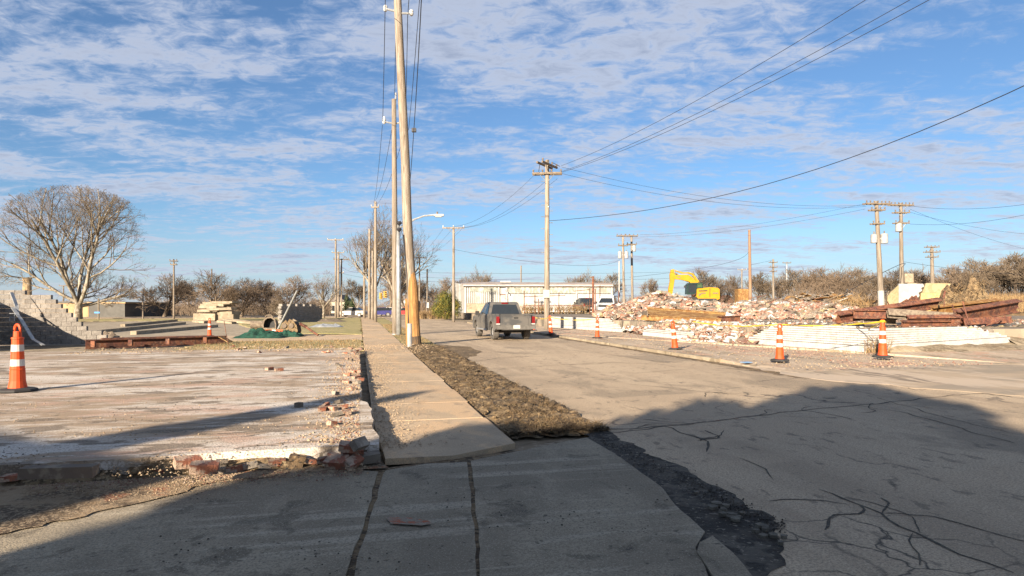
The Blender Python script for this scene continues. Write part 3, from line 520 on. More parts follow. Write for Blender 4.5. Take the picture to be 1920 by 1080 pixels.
# ---------------------------------------------------------------- poles and wires
def pole(label, base, top, r0=.16, r1=.11, arms=(), mat=None, bend=0.0, tanks=(), steps=False, name='utility_pole', cat='pole', n=10):
    base, top = V(base), V(top); root = thing(name, label, cat, base); mb = MB(); pts = []; rs = []
    for k in range(9):
        e = k/8; p = base.lerp(top, e); p.x += bend*math.sin(math.pi*e); pts.append(p); rs.append(r0+(r1-r0)*e)
    pts[0] = pts[0]-V((0, 0, .15)); mb.tube(pts, rs, n); mb.build('shaft', mat or m_wood, root, smooth=True)
    ax = (top-base).normalized()
    for (dn, ln, ang, dbl, ins) in arms:
        c = top-ax*dn; d = V((math.cos(ang), math.sin(ang), 0)); sd = V((-d.y, d.x, 0)); mb = MB(); rot = Matrix.Rotation(ang, 3, 'Z')
        for sgn in ((-1, 1) if dbl else (-1,)): mb.box(c+sd*sgn*(r1+.06), (ln, .11, .13), rot)
        arm = mb.build('crossarm', m_wood if not dbl else m_dwood, root)
        mb = MB()
        for sgn in (-1, 1): mb.tube([c+d*sgn*ln*.28-sd*(r1+.06), c-ax*.6-sd*r1*.7], .025, 4)
        if ln > 1.4: mb.build('brace', m_galv, root)
        for i in range(ins):
            e = (i/(ins-1)-.5)*.93 if ins > 1 else 0; q = c+d*ln*e-sd*(r1+.06)+V((0, 0, .06)); mb = MB()
            mb.lathe([(.03, 0), (.03, .06), (.07, .07), (.05, .12), (.075, .14), (.04, .2)], 7, q); mb.build('insulator', m_dwood if dbl else m_porc, arm)
    for (dn, dxx, dyy, r, h) in tanks:
        c = top-ax*dn+V((dxx, dyy, 0)); mb = MB(); mb.lathe([(r*.9, -h/2), (r, -h/2+.05), (r, h/2-.05), (r*.8, h/2), (r*.3, h/2+.05)], 14, c); t_ = mb.build('transformer', m_tank, root, smooth=False)
        mb = MB(); mb.tube([c+V((0, 0, h/2)), c+V((0, 0, h/2+.25))], .05, 6); mb.build('bushing', m_dwood, t_)
        mb = MB(); mb.box(c-V((dxx, dyy, 0))*.6, (abs(dxx)*.8+.06, abs(dyy)*.8+.06, .12)); mb.build('bracket', m_galv, root)
    if steps:
        for k in range(14):
            p = base.lerp(top, .42+.035*k); mb = MB(); sg = -1 if k % 2 else 1; mb.tube([p, p+V((sg*.42, 0, 0))], .022, 4); mb.build('step', m_galv, root)
    return root
# the big split pole by the sidewalk
bp, tp = G(779, 650), P(741, -60, 27.0)
root = thing('utility_pole', 'tall leaning wooden pole with split scarred foot beside the sidewalk', 'pole', bp)
path = [(779, 652), (776, 600), (772, 540), (767, 470), (763, 400), (760, 300), (755, 200), (750, 100), (746, 10), (743, -60)]
pts = [P(x, y, 27.9-.1*i) for i, (x, y) in enumerate(path)]; mb = MB(); mb.tube(pts, [.235, .225, .215, .205, .2, .19, .182, .172, .164, .158], 14); mb.build('shaft', m_wood, root, smooth=True)
mb = MB(); mb.tube([P(779.3, 651, 27.84), P(777, 610, 27.8), P(775, 560, 27.66), P(773.5, 530, 27.62), P(771, 500, 27.6)], [.242, .238, .225, .20, .10], 12); mb.build('split_wood', m_scar, root)
mb = MB(); mb.tube([P(779.6, 652, 27.82), P(779.2, 640, 27.78), P(778.3, 630, 27.76)], [.252, .249, .243], 12); mb.build('tarred_foot', m_burn, root)
mb = MB(); mb.tube([P(768, 650, 27.8), P(766, 600, 27.7), P(767, 560, 27.6), P(762, 500, 27.5), P(756, 440, 27.4)], .035, 6); mb.build('cable', m_wire, root)
mb = MB(); mb.tube([P(765.5, 652, 27.9), P(764, 600, 27.85), P(763.5, 560, 27.8)], .09, 8); mb.build('splinter', m_scar, root)
for y, l in ((22, -1), (22, 1)):
    c = P(747, 22+(3 if l > 0 else 0), 27.1); mb = MB(); q = c+V((l*.55, 0, .12 if l < 0 else 0)); mb.tube([c, q], .045, 6); a_ = mb.build('insulator_arm', m_galv, root)
    mb = MB(); mb.lathe([(.06, -.1), (.1, -.02), (.07, .03), (.1, .08), (.05, .16)], 8, q); mb.build('insulator', m_porc, a_)
c = P(764, 244, 27.6); mb = MB(); mb.box(c+V((.28, 0, 0)), (.18, .16, .16)); mb.build('clamp', m_wire, root)
mb = MB(); mb.lathe([(.1, 0), (.1, .95), (.085, .98)], 12, G(768, 651)); tag(mb.build('conduit_stub', m_tank, org=G(768, 651)), 'short pale grey conduit stub at the foot of the split pole', 'conduit')
# second wooden pole with light arm pole
p2 = pole('tall slim wooden pole just behind the leaning split pole', G(741.5, 628), P(738.5, 186, 37.5), .19, .13, [], m_wood)
for l in (-1, 1):
    c = P(740, 232, 37.6); q = c+V((l*.62, 0, .12)); mb = MB(); mb.tube([c, q], .05, 6); a_ = mb.build('insulator_arm', m_galv, p2); mb = MB(); mb.lathe([(.07, -.12), (.12, -.02), (.08, .03), (.12, .1), (.05, .3)], 8, q); mb.build('insulator', m_porc, a_)
mb = MB(); mb.tube([P(742, 186, 37.5), P(742.5, 174, 37.5)], .06, 6); mb.build('pin', m_galv, p2)
lp = thing('street_lamp', 'street lamp on a grey pole, its arm reaching right over the road', 'street lamp', G(748, 628.5))
mb = MB(); mb.tube([G(748, 629), P(746.5, 420, 37.7)], [.15, .11], 10); mb.build('pole', m_galv, lp, smooth=True)
for y in (418, 430): mb = MB(); mb.lathe([(.1, -.1), (.16, 0), (.1, .1)], 8, P(748.5, y, 37.5)); mb.build('clamp', m_wire, lp)
mb = MB(); arm = [P(747, 428, 37.7), P(762, 421, 37.6), P(778, 411, 37.5), P(796, 404.5, 37.4), P(815, 403, 37.3)]; mb.tube(arm, .05, 6); mb.tube([P(747, 421, 37.7), P(766, 414, 37.6), P(780, 409.5, 37.5)], .03, 5); mb.build('arm', m_galv, lp)
mb = MB(); q = P(823, 403.5, 37.2); mb.box(q, (.62, .26, .12), None, .12); mb.box(q+V((-.02, 0, -.08)), (.4, .2, .08), None, .2); hd = mb.build('lamp_head', m_white, lp); mb = MB(); mb.lathe([(.05, 0), (.05, .14)], 8, q+V((-.1, 0, .06))); mb.build('photocell', m_dwood, hd)
mb = MB(); mb.lathe([(.25, 0), (.25, .06), (.17, .1), (.15, .3)], 12, G(741.3, 628)); mb.build('base_collar', m_galv, p2)
T = math.pi
PL = {}
PL['a'] = pole('bare grey pole first down the sidewalk behind the street lamp', G(704, 605), P(704, 378, 66), .17, .13, [(.6, .8, 0, False, 2)])
PL['b'] = pole('thin bare pole between sycamore and sidewalk with no crossarm', G(699, 601), P(698.5, 470, 74), .15, .12)
PL['c'] = pole('brown bare pole left of the mottled sycamore trunk', G(692.5, 599), P(693, 429, 80), .2, .14)
PL['d'] = pole('short bare pole left of the far sidewalk end', G(683, 597.5), P(683, 480, 86), .17, .13)
PL['e'] = pole('pole with single wide crossarm on the lawn left of the sidewalk', G(629.5, 596), P(629.5, 448, 92), .17, .12, [(.15, 2.35, 0, False, 3)])
PL['f'] = pole('middle one of the three clustered poles on the lawn', G(634.5, 594.5), P(634.5, 472, 98), .22, .15, [(.15, 1.9, 0, False, 3)])
PL['g'] = pole('rightmost of the three clustered poles with dark crossarm and gear', G(640, 594.5), P(640, 485, 99), .16, .12, [(.1, 2.4, 0.1, True, 4), (2.2, .8, 0, False, 2)])
PL['h'] = pole('slim grey pole with wide crossarm before the evergreen shrub', G(850.5, 604), P(850.5, 426, 68), .16, .12, [(.1, 2.35, 0, False, 3)])
PL['i'] = pole('distant pole with crossarm seen right of the split pole', G(786.5, 594), P(786.5, 482, 100), .15, .11, [(.1, 2, 0, False, 3), (.8, 1, 0, False, 2)])
PL['j'] = pole('short plain pole with small white sign by the brown fence', G(801, 596), P(801, 504, 92), .14, .11)
mb = MB(); mb.box(P(801, 572, 91.8), (.5, .05, .8)); mb.build('sign', m_white, PL['j'])
# main pole at the right-hand kerb
pm = pole('tall wooden pole with double crossarms and white notice on right pavement', V((2.42, 44.5, .1)), P(1026, 300, 44.3), .21, .14, [(.95, 2.05, -.10, True, 4), (.35, 2.3, 1.05, True, 4)], steps=True)
mb = MB(); mb.box(P(1024.3, 551, 44.2), (.44, .06, .55)); mb.build('notice', m_white, pm)
for q0, q1 in ((P(1018, 303, 44), P(1012, 309, 44)), (P(1012, 309, 44), P(1010, 322, 44)), (P(1036, 305, 44), P(1050, 312, 44))):
    mb = MB(); mb.tube([q0, q1], .02, 4); mb.build('jumper_wire', m_wire, pm)
bz = lambda x, y, D: P(x, y, D)
PL['m1'] = pole('left one of the twin transformer poles beyond the white truck', P(1170, 585, 84), P(1168, 441, 84), .18, .13, [(.1, 1.7, 0, True, 4), (1.35, 1.3, 0, True, 3)], tanks=[(2.6, -.45, -.1, .26, .9), (2.6, .4, -.1, .26, .9)])
PL['m2'] = pole('right one of the twin transformer poles beyond the white truck', P(1186, 585, 86), P(1184, 441, 86), .18, .13, [(.1, 1.7, 0, True, 4), (1.25, 1.3, 0, True, 3)], tanks=[(1.8, .3, -.15, .25, .8)])
PL['m3'] = pole('thin white pole beside the twin transformer poles', P(1161, 580, 100), P(1161, 490, 100), .12, .1, mat=m_white)
PL['n'] = pole('plain orange brown pole standing in the rubble right of the excavator', P(1407, 570, 70), P(1405, 431, 70), .18, .13, mat=surf('new_pole_wood', (.27, .165, .10), [((.20, .12, .075), (9, 9, .5), .45, .62, .9)], bump=.4, bscale=30))
PL['o1'] = pole('small far pole with crossarm left of the plain brown pole', P(1391, 580, 130), P(1391, 505, 130), .16, .12, [(.1, 1.9, 0, False, 3)])
PL['o2'] = pole('far pole with three stacked crossarms right of the plain brown pole', P(1450.5, 580, 120), P(1449.5, 486, 120), .22, .16, [(.6, 1.6, .3, True, 3), (1.5, 1.6, .3, True, 3), (2.3, 1.3, .3, True, 2)])
PL['o3'] = pole('far slim pole with crossarm and lamp before the right-hand trees', P(1476, 580, 140), P(1475, 492, 140), .17, .13, [(.1, 1.8, 0, True, 3)], mat=m_galv)
PL['p'] = pole('leaning transformer pole with white painted foot in the rubble', P(1653, 580, 56), P(1643, 377, 56), .25, .15, [(.25, 2.3, .12, True, 7), (.8, 1.3, .1, True, 4), (2.0, 1.1, .1, True, 3)], tanks=[(3.3, -.42, -.1, .27, .75), (3.3, .48, -.1, .3, .85)])
mb = MB(); mb.tube([P(1653, 580, 56), P(1651.3, 545, 56)], [.262, .252], 12); mb.build('painted_foot', m_white, PL['p'])
PL['q'] = pole('second transformer pole standing behind the white and cream ruin', P(1691, 570, 64), P(1689, 381, 64), .23, .15, [(.2, 2.5, .12, True, 7), (.95, 1.6, .1, True, 4), (2.0, 1.5, .1, True, 3)], tanks=[(2.45, -.3, -.1, .3, .8)])
PL['r'] = pole('pale pole pair with stacked crossarms before the far right trees', P(1749, 575, 90), P(1747, 462, 90), .3, .2, [(.1, 1.9, .1, True, 4), (.8, 2.2, .1, True, 5), (1.5, 1.6, .1, True, 3)])
PL['s'] = pole('dark slim pole with small crossarm between the sycamore and dark trees', G(326, 598), P(326, 487, 88), .14, .1, [(.2, 1.0, 0, True, 3), (.75, .8, 0, True, 2)], mat=m_dwood)
PL['t'] = pole('short dark pole close right of the low dark building', G(268, 597), P(268, 543, 95), .1, .08, mat=m_dwood)
PL['u'] = pole('dark pole with double crossarm behind the brick building', P(119, 592, 130), P(119, 535, 130), .16, .12, [(.1, 1.6, 0, True, 2)], mat=m_dwood)
PL['v'] = pole('thin far pole rising above the white warehouse roof', P(977, 560, 130), P(977, 498, 130), .17, .14)
PL['w'] = pole('far bare pole poking out over the dark left-hand trees', P(397, 592, 110), P(397, 504, 110), .12, .1, mat=m_dwood)
sg = thing('street_sign', 'pole with small blue street sign before the low dark building', 'street sign', G(185, 599)); mb = MB(); mb.tube([G(185, 599), P(185, 560, 80)], .09, 6); mb.build('post', m_wood, sg); mb = MB(); mb.box(P(182, 586, 79.8), (.7, .04, .2)); mb.build('sign', flat('sign_blue', (.03, .20, .5), .5), sg)
def wire(label, pts, r=.016, seg=18, sag=0.0):
    r *= .8
    pts = [V(p) for p in pts]; q = []
    if len(pts) == 3:       # parabola through three points
        a, m, b = pts; t = (m-a).length/((m-a).length+(b-m).length)
        c = (m-a*(1-t)**2-b*t*t)/(2*t*(1-t)); q = [a*(1-e)**2+c*2*e*(1-e)+b*e*e for e in [i/seg for i in range(seg+1)]]
    else: q = [pts[0].lerp(pts[1], i/seg)-V((0, 0, sag*4*(i/seg)*(1-i/seg))) for i in range(seg+1)]
    mb = MB(); mb.tube(q, r, 4); tag(mb.build('overhead_wire', m_wire, org=q[0]), label, 'wire', 'overhead wires')
# wires from the main pole over the lot to the upper right
def ray3(p0, px, py, D, ext=.55): p0 = V(p0); m = P(px, py, D); return [p0, m, m+(m-p0)*ext+V((0, 0, (m-p0).length*.10*ext))]
wire('highest wire from the main pole rising to the upper right edge', ray3(P(1052, 311, 44.0), 1623, 0, 19.5), .014)
wire('middle wire from the main pole rising to the upper right edge', ray3(P(1052, 322, 44.0), 1706, 0, 19.5), .014)
wire('lower wire from the main pole rising to the upper right edge', ray3(P(1054, 323, 43.7), 1742, 0, 18.5), .014)
wire('thick sagging cable from the main pole crossing to the right picture edge', [P(1030, 414, 44.1), P(1330, 372, 34), P(1990, 128, 18)], .02)
wire('thin wire from the main pole sagging to the leaning transformer pole, upper', [P(1053, 313, 44), P(1622, 385, 56)], .012, sag=.9)
wire('thin wire from the main pole sagging to the leaning transformer pole, lower', [P(1052, 325, 44), P(1624, 387, 56)], .012, sag=.95)
for i, (x0, y0, x1, y1) in enumerate(((1000, 330, 848, 425), (1022, 341, 858, 427), (1045, 335, 866, 427))): wire('wire sloping from main pole to the slim crossarm pole, %s' % ('left', 'middle', 'right')[i], [P(x0, y0, 44), P(x1, y1, 68)], .014, sag=.8)
for i, x in enumerate((832, 850, 868)): wire('wire from the slim crossarm pole to the distant pole, %s' % ('left', 'middle', 'right')[i], [P(x, 427, 68), P(780+i*7, 482, 100)], .014, sag=.5)
wire('wire from slim crossarm pole past the main pole to the twin poles', [P(852, 468, 68), P(1024, 494, 70), P(1163, 486, 84)], .016)
for i, y in enumerate((511, 520, 527)): wire('long far wire over the warehouse roof, %s' % ('top', 'second', 'third')[i], [P(790, y, 100), P(1020, y+2+i*3, 100), P(1255, y-1+i*3, 110)], .018)
wire('cable from the plain brown pole down to behind the excavator', [P(1404, 470, 70), P(1320, 502, 85), P(1180, 520, 86)], .022)
wire('wire from the plain brown pole to the far three-arm pole', [P(1406, 497, 70), P(1448, 488, 120)], .018)
# along the sidewalk poles and above the camera
up = lambda x, D, px: [P(x[0], x[1], x[2]), P(px, -10, D), P(px, -10, D)+(P(px, -10, D)-P(x[0], x[1], x[2]))*.8]
wire('left wire hanging between the two tallest poles beside the street', [P(717.5, 228, 37.6), P(722, 22, 27.1)], .018, sag=.3)
wire('wire from the slim pole top up to the leaning split pole', [P(740, 178, 37.5), P(743, 0, 27.2)], .018, sag=.15)
wire('right wire hanging between the two tallest poles beside the street', [P(760, 240, 37.5), P(764.5, 26, 27.1)], .018, sag=.3)
wire('left wire running out of the picture above the leaning split pole', [P(722, 20, 27.1), P(725, -120, 18)], .018)
wire('right wire running out of the picture above the leaning split pole', [P(765, 24, 27.1), P(775, -120, 18)], .018)
wire('thin grey cable dropping right of the split pole', [P(766, 244, 27.5), P(788, -20, 17)], .012, sag=.2)
wire('black twisted cable dropping right of the split pole', [P(769, 340, 30), P(772, 300, 28), P(791, -20, 16)], .017)
for i, (x, y, tx, ty) in enumerate(((717, 234, 701, 380), (735, 240, 704, 376), (758, 250, 707, 382))): wire('wire from the slim pole down to the first sidewalk pole, %s' % ('left', 'middle', 'right')[i], [P(x, y, 37.6), P(tx, ty, 66)], .016, sag=.7)
for i in range(2): wire('wire between bare sidewalk poles, %s' % ('upper', 'lower')[i], [P(703, 380+i*14, 66), P(693, 431+i*8, 80)], .016, sag=.4)
wire('low cable from the street lamp pole to the far poles', [P(746, 500, 37.7), P(704, 520, 66)], .016, sag=.4)
wire('low cable from the three clustered poles to the sidewalk poles', [P(641, 501, 99), P(692, 507, 80)], .016, sag=.5)
for i, (y0, y1) in enumerate(((386, 380), (398, 440), (392, 472), (420, 398))): wire('wire leaving the right transformer poles for the right edge, %s' % ('top', 'second', 'third', 'lowest')[i], [P(1706, y0, 64), P(1945, y1, 50 if i in (0, 3) else 85)], .016, sag=.4)
wire('slack black cable hanging low left of the leaning transformer pole', [P(1690, 502, 64), P(1648, 515, 56), P(1580, 552, 60)], .03)
wire('long low wire crossing before the right-hand trees', [P(1690, 490, 64), P(1945, 516, 62)], .018, sag=.2)
for i, y in enumerate((392, 406)): wire('far thin wire left of the transformer poles, %s' % ('upper', 'lower')[i], [P(1200, 440+i*4, 86), P(1622, 382+i*10, 56)], .012, sag=.6)
# ---------------------------------------------------------------- traffic cones
def cone(label, base, H=1.12, lean=(0, 0), two=True):
    root = thing('traffic_cone', label, 'traffic cone', base, 'orange tubular traffic cones'); o = V(base); k = H/1.12
    mb = MB(); mb.lathe([(.27*k, 0), (.285*k, .02), (.27*k, .05), (.16*k, .07)], 8, o); mb.build('rubber_base', m_rubber, root)
    def ring(z0, z1, r0, r1, nm, mat, extra=0):
        b = MB(); b.lathe([(r0+extra, z0*k), (r1+extra, z1*k)], 16, o); return b.build(nm, mat, root, smooth=False)
    mb = MB(); mb.lathe([(.135*k, .06*k), (.112*k, .18*k), (.105*k, .36*k), (.112*k, .365*k), (.10*k, .38*k), (.08*k, .86*k), (.09*k, .865*k), (.085*k, .89*k), (.06*k, .895*k), (.056*k, .99*k)], 16, o); body = mb.build('body', m_orange, root)
    ring(.42, .53, .1*k, .0955*k, 'reflective_band', m_cwhite); ring(.66, .77, .0905*k, .0862*k, 'reflective_band', m_cwhite)
    mb = MB(); pts = [o+V((math.cos(t)*.06*k, 0, (1.02+.075*math.sin(t))*k)) for t in [math.pi*i/8-.0 for i in range(9)]]; pts = [o+V((.06*k, 0, .97*k))]+pts+[o+V((-.06*k, 0, .97*k))]; mb.tube(pts, .024*k, 6); mb.build('handle', m_orange, root)
    root.rotation_euler = (lean[0], lean[1], rnd(-.3, .3)); return root
cone('nearest orange cone on the concrete slab at the left edge', G(33, 734, SL), 1.2)
cone('small orange cone left beyond the rusty beam', G(393, 631), 1.05)
cone('cone half hidden behind the right rear of the moving grey pickup', G(1000, 620, .1), 1.0)
cone('tilted cone standing beside the foot of the notice pole', G(1033, 627, .1), 1.08, (0, -.06))
cone('cone before the white wall end, third from the notice pole', G(1120, 634, .1), 1.06)
cone('leaning cone in front of the rubble spill and low white strip', G(1266, 655, .1), 1.08, (0, -.09))
cone('cone in front of the left end of the stepped white wall corner', G(1462, 677, .1), 1.1)
cone('cone with yellow tape tied to its top at the white wall corner', G(1655, 670, .1), 1.2)
mb = MB()
def tape(pts):
    for a, b in zip(pts[:-1], pts[1:]):
        n = 14; q = []
        for i in range(n+1):
            e = i/n; p = a.lerp(b, e)-V((0, 0, .25*4*e*(1-e)*(b-a).length/10)); tw = noise.noise(p*2)*2.5; q += [p+V((0, math.sin(tw)*.018, math.cos(tw)*.022)), p-V((0, math.sin(tw)*.018, math.cos(tw)*.022))]
        mb.add(q, [(2*i, 2*i+1, 2*i+3, 2*i+2) for i in range(n)])
c1, c2, c3 = G(1655, 670, .1)+V((0, 0, 1.12)), G(1462, 677, .1)+V((0, 0, .95)), G(1266, 655, .1)+V((-.09, 0, 1.0))
c4 = G(1120, 634, .1)+V((0, 0, .98)); c5 = G(1033, 627, .1)+V((-.05, 0, .98)); c6 = G(1000, 620, .1)+V((0, 0, .95))
tp0 = thing('caution_tape', 'yellow caution tape strung between the right-hand cones', 'tape', c1)
tape([c1, P(1460, 608, 22.5)]); tape([P(1460, 608, 22.5), P(1300, 603, 27), c3]); mb.build('long_run', m_tape, tp0); mb = MB(); tape([c4, c5, c6]); mb.build('far_run', m_tape, tp0); mb = MB()
tape([c1, P(1605, 604, 22.2)]); tape([c1, P(1632, 614, 21.6)]); mb.tube([c1+V((-.08, 0, 0)), c1+V((0, -.09, .01)), c1+V((.08, 0, -.02))], .035, 5); mb.build('knot', m_tape, tp0)

# ---------------------------------------------------------------- pickup trucks
m_bump = flat('dusty_bumper', (.15, .14, .125), .5, .2)
def pickup(label, mat, open_door=False, name='pickup_truck', closed=False):
    root = thing(name, label, 'pickup truck'); hw = .98
    fn = lambda y, z, x: V((x, y, z))
    def arch(cy, r=.50, z0=.52): return [(cy+r*math.cos(t), z0-.06+r*math.sin(t)) for t in [math.pi*i/8 for i in range(9)]]
    lowr = [(-2.88, .62)]+[(y, z) for y, z in reversed(arch(-1.85))]+[(y, z) for y, z in reversed(arch(1.9))]+[(2.75, .5), (2.86, .62), (2.9, 1.0), (2.75, 1.14), (1.35, 1.22), (-.85, 1.22), (-.86, 1.30), (-2.88, 1.32)]
    mb = MB(); mb.prism(lowr, -hw, -hw+.12, fn); mb.prism(lowr, hw-.12, hw, fn); mb.build('body_side', mat, root)
    mb = MB(); mb.prism([(1.3, .55), (2.84, .6), (2.86, 1.0), (2.72, 1.13), (1.3, 1.23)], -hw+.121, hw-.121, fn); mb.build('hood', mat, root)
    mb = MB(); mb.box((0, -1.85, .78), (1.7, 1.96, .1)); mb.box((0, -.9, 1.0), (1.71, .08, .6)); mb.build('bed', m_rubber, root)
    mb = MB(); mb.box((0, .2, .72), (1.71, 2.2, .5)); mb.build('floor_pan', mat, root)
    tg = MB(); tg.box((0, -2.85, .98), (1.56, .09, .62)); t_ = tg.build('tailgate', mat, root)
    tg = MB(); tg.box((0, -2.90, .93), (1.30, .03, .36)); tg.box((0, -2.89, 1.255), (1.56, .08, .06)); tg.build('tailgate_panel', mat, t_); tg = MB(); tg.box((0, -2.915, 1.12), (.2, .03, .09)); tg.build('handle', m_rubber, t_)
    # cab as a tapered shell
    b0 = [(-.93, -.86), (.93, -.86), (.96, 1.30), (-.96, 1.30)]; t0 = [(-.76, -.62), (.76, -.62), (.73, .62), (-.73, .62)]
    mb = MB(); q = [V((x, y, 1.21)) for x, y in b0]+[V((x, y, 1.87)) for x, y in t0]+[V((x*.9, y*.92+.02, 1.92)) for x, y in t0]
    mb.add(q, [(0, 1, 5, 4), (1, 2, 6, 5), (2, 3, 7, 6), (3, 0, 4, 7), (4, 5, 9, 8), (5, 6, 10, 9), (6, 7, 11, 10), (7, 4, 8, 11), (8, 9, 10, 11)]); mb.build('cab', mat, root)
    def pane(a, b, c, d, off, nm='window'):
        m_ = MB(); a, b, c, d = V(a), V(b), V(c), V(d); nr = (b-a).cross(d-a).normalized()*off; m_.add([p+nr for p in (a, b, c, d)]+[p-nr*.3 for p in (a, b, c, d)], [(0, 1, 2, 3), (7, 6, 5, 4), (0, 4, 5, 1), (1, 5, 6, 2), (2, 6, 7, 3), (3, 7, 4, 0)]); return m_.build(nm, m_glass, root)
    def lerp4(f, g, quad):      # point inside a face given by four corners
        a, b, c, d = [V(k) for k in quad]; return a.lerp(b, f).lerp(d.lerp(c, f), g)
    rear = [q[0], q[1], q[5], q[4]]; front = [q[2], q[3], q[7], q[6]]
    pane(lerp4(.08, .12, rear), lerp4(.92, .12, rear), lerp4(.9, .86, rear), lerp4(.1, .86, rear), .014, 'rear_window')
    pane(lerp4(.06, .1, front), lerp4(.94, .1, front), lerp4(.92, .92, front), lerp4(.08, .92, front), .014, 'windscreen')
    for sd in ([q[3], q[0], q[4], q[7]], [q[1], q[2], q[6], q[5]]):
        lo, hi = (.10, .46), (.52, .92)
        for f0, f1 in (lo, hi): pane(lerp4(f0, .12, sd), lerp4(f1, .12, sd), lerp4(f1-(.06 if f1 > .8 else 0), .9, sd), lerp4(f0+(.14 if f0 < .2 else 0), .9, sd), .012)
    mb = MB(); mb.box((0, -.66, 1.855), (.34, .06, .06)); mb.build('brake_lamp', m_red, root)
    for sx_ in (-1, 1):
        mb = MB(); mb.box((sx_*.915, -2.86, 1.02), (.135, .12, .34)); mb.build('tail_lamp', m_red, root); mb = MB(); mb.box((sx_*.90, -2.865, .82), (.185, .12, .06)); mb.build('reverse_lamp', m_white, root)
        mb = MB(); mb.box((sx_*1.1, 1.05, 1.32), (.22, .1, .24), None, .1); mb.tube([(sx_*.9, 1.0, 1.2), (sx_*1.08, 1.04, 1.24)], .03, 5); mb.build('mirror', m_rubber, root)
        mb = MB(); mb.tube([(sx_*1.03, -.95, .47), (sx_*1.03, 1.25, .47)], .055, 6); mb.tube([(sx_*1.0, -.6, .47), (sx_*.8, -.6, .62)], .03, 5); mb.tube([(sx_*1.0, .9, .47), (sx_*.8, .9, .62)], .03, 5); mb.build('step_bar', m_chrome, root)
        mb = MB(); mb.box((sx_*.72, 2.86, .86), (.42, .1, .24)); mb.build('headlight', m_cwhite, root)
        mb = MB(); mb.prism([(-1.85+.56*math.cos(t), .46+.56*math.sin(t)) for t in [math.pi*i/10 for i in range(11)]]+[(-1.85+.49*math.cos(t), .46+.49*math.sin(t)) for t in [math.pi*(10-i)/10 for i in range(11)]], sx_*(hw-.02), sx_*(hw+.05), fn); mb.prism([(1.9+.56*math.cos(t), .46+.56*math.sin(t)) for t in [math.pi*i/10 for i in range(11)]]+[(1.9+.49*math.cos(t), .46+.49*math.sin(t)) for t in [math.pi*(10-i)/10 for i in range(11)]], sx_*(hw-.02), sx_*(hw+.05), fn); mb.build('wheel_arch', mat, root)
        for cy in (-1.85, 1.9):
            mb = MB(); pr = [(.24, -.14), (.36, -.15), (.41, -.11), (.42, 0), (.41, .11), (.36, .15), (.24, .14)]; n = 22; vq = [V((z+sx_*.82, cy+r*math.cos(2*math.pi*k/n), .42+r*math.sin(2*math.pi*k/n))) for r, z in pr for k in range(n)]; mb.add(vq, [(i*n+k, i*n+(k+1) % n, (i+1)*n+(k+1) % n, (i+1)*n+k) for i in range(len(pr)-1) for k in range(n)]); wh = mb.build('wheel', m_tyre, root)
            mb = MB(); pr = [(.245, -.10), (.245, .09), (.2, .11), (.06, .06), (.05, .12), (.001, .12)]; vq = [V((sx_*(z+.82), cy+r*math.cos(2*math.pi*k/10), .42+r*math.sin(2*math.pi*k/10))) for r, z in pr for k in range(10)]; mb.add(vq, [(i*10+k, i*10+(k+1) % 10, (i+1)*10+(k+1) % 10, (i+1)*10+k) for i in range(len(pr)-1) for k in range(10)]); mb.build('rim', m_chrome, wh)
    mb = MB(); mb.box((0, -2.98, .66), (1.98, .16, .2)); mb.box((0, -2.93, .56), (1.5, .2, .06)); bm_ = mb.build('rear_bumper', m_bump, root); mb = MB(); mb.box((0, -3.065, .68), (.34, .02, .17)); mb.build('licence_plate', m_cwhite, bm_)
    mb = MB(); mb.box((0, 2.93, .66), (1.9, .16, .28)); mb.build('front_bumper', m_chrome, root); mb = MB(); mb.box((0, 2.88, .95), (.9, .08, .26)); mb.build('grille', m_rubber, root)
    mb = MB(); mb.box((0, -2.2, .5), (.3, .5, .2)); mb.tube([(-.72, -1.85, .42), (.72, -1.85, .42)], .08, 8); mb.tube([(-.72, 1.9, .42), (.72, 1.9, .42)], .07, 8); mb.box((0, -.1, .5), (1.0, 5.0, .1)); mb.build('chassis', m_rubber, root)
    if open_door:
        d = MB(); a = math.radians(55); hy = 1.05; rot = Matrix.Rotation(a, 3, 'Z')
        for s_, y0, y1 in ((-1, .55, 1.2),):
            p = V((-hw, 1.1, 0)); d.box(p+rot @ V((0, -.5, .9)), (.08, 1.0, .62), rot); dr = d.build('door', mat, root); g = MB(); g.box(p+rot @ V((.03, -.45, 1.48)), (.05, .8, .5), rot); g.build('window', m_glass, dr)
    return root
m_gpaint = surf('dusty_grey_paint', (.06, .06, .06), [((.125, .113, .097), (1.2, 1.2, 2), .45, .62, .75)], rough=.45, bump=0, spec=.5, obj=True)
m_bpaint = flat('black_paint', (.03, .032, .035), .35, spec=.5); m_wpaint = flat('white_car_paint', (.62, .62, .6), .4)
tr = pickup('dark grey dusty pickup truck driving away down the street', m_gpaint)
ra = G(957, 636.5); ta = math.radians(15.2); tr.location = ra+V((-math.sin(ta), math.cos(ta), 0))*1.85; tr.rotation_euler = (0, 0, ta); tr.location.z = 0
mb = MB()
bt = pickup('parked black pickup truck with its driver door open', m_bpaint, open_door=True, name='pickup_truck'); bt.location = V((10.2, 86.5, LZ)); bt.rotation_euler = (0, 0, math.radians(-6)); bt.location = P(1098, 583, 78); bt.location.z = LZ; bt.rotation_euler = (0, 0, math.radians(8))
wt = pickup('white pickup truck facing forward, half hidden by the rubble pile', m_wpaint, name='pickup_truck'); wt.location = P(1140, 590, 72); wt.location.z = LZ; wt.rotation_euler = (0, 0, math.radians(160))
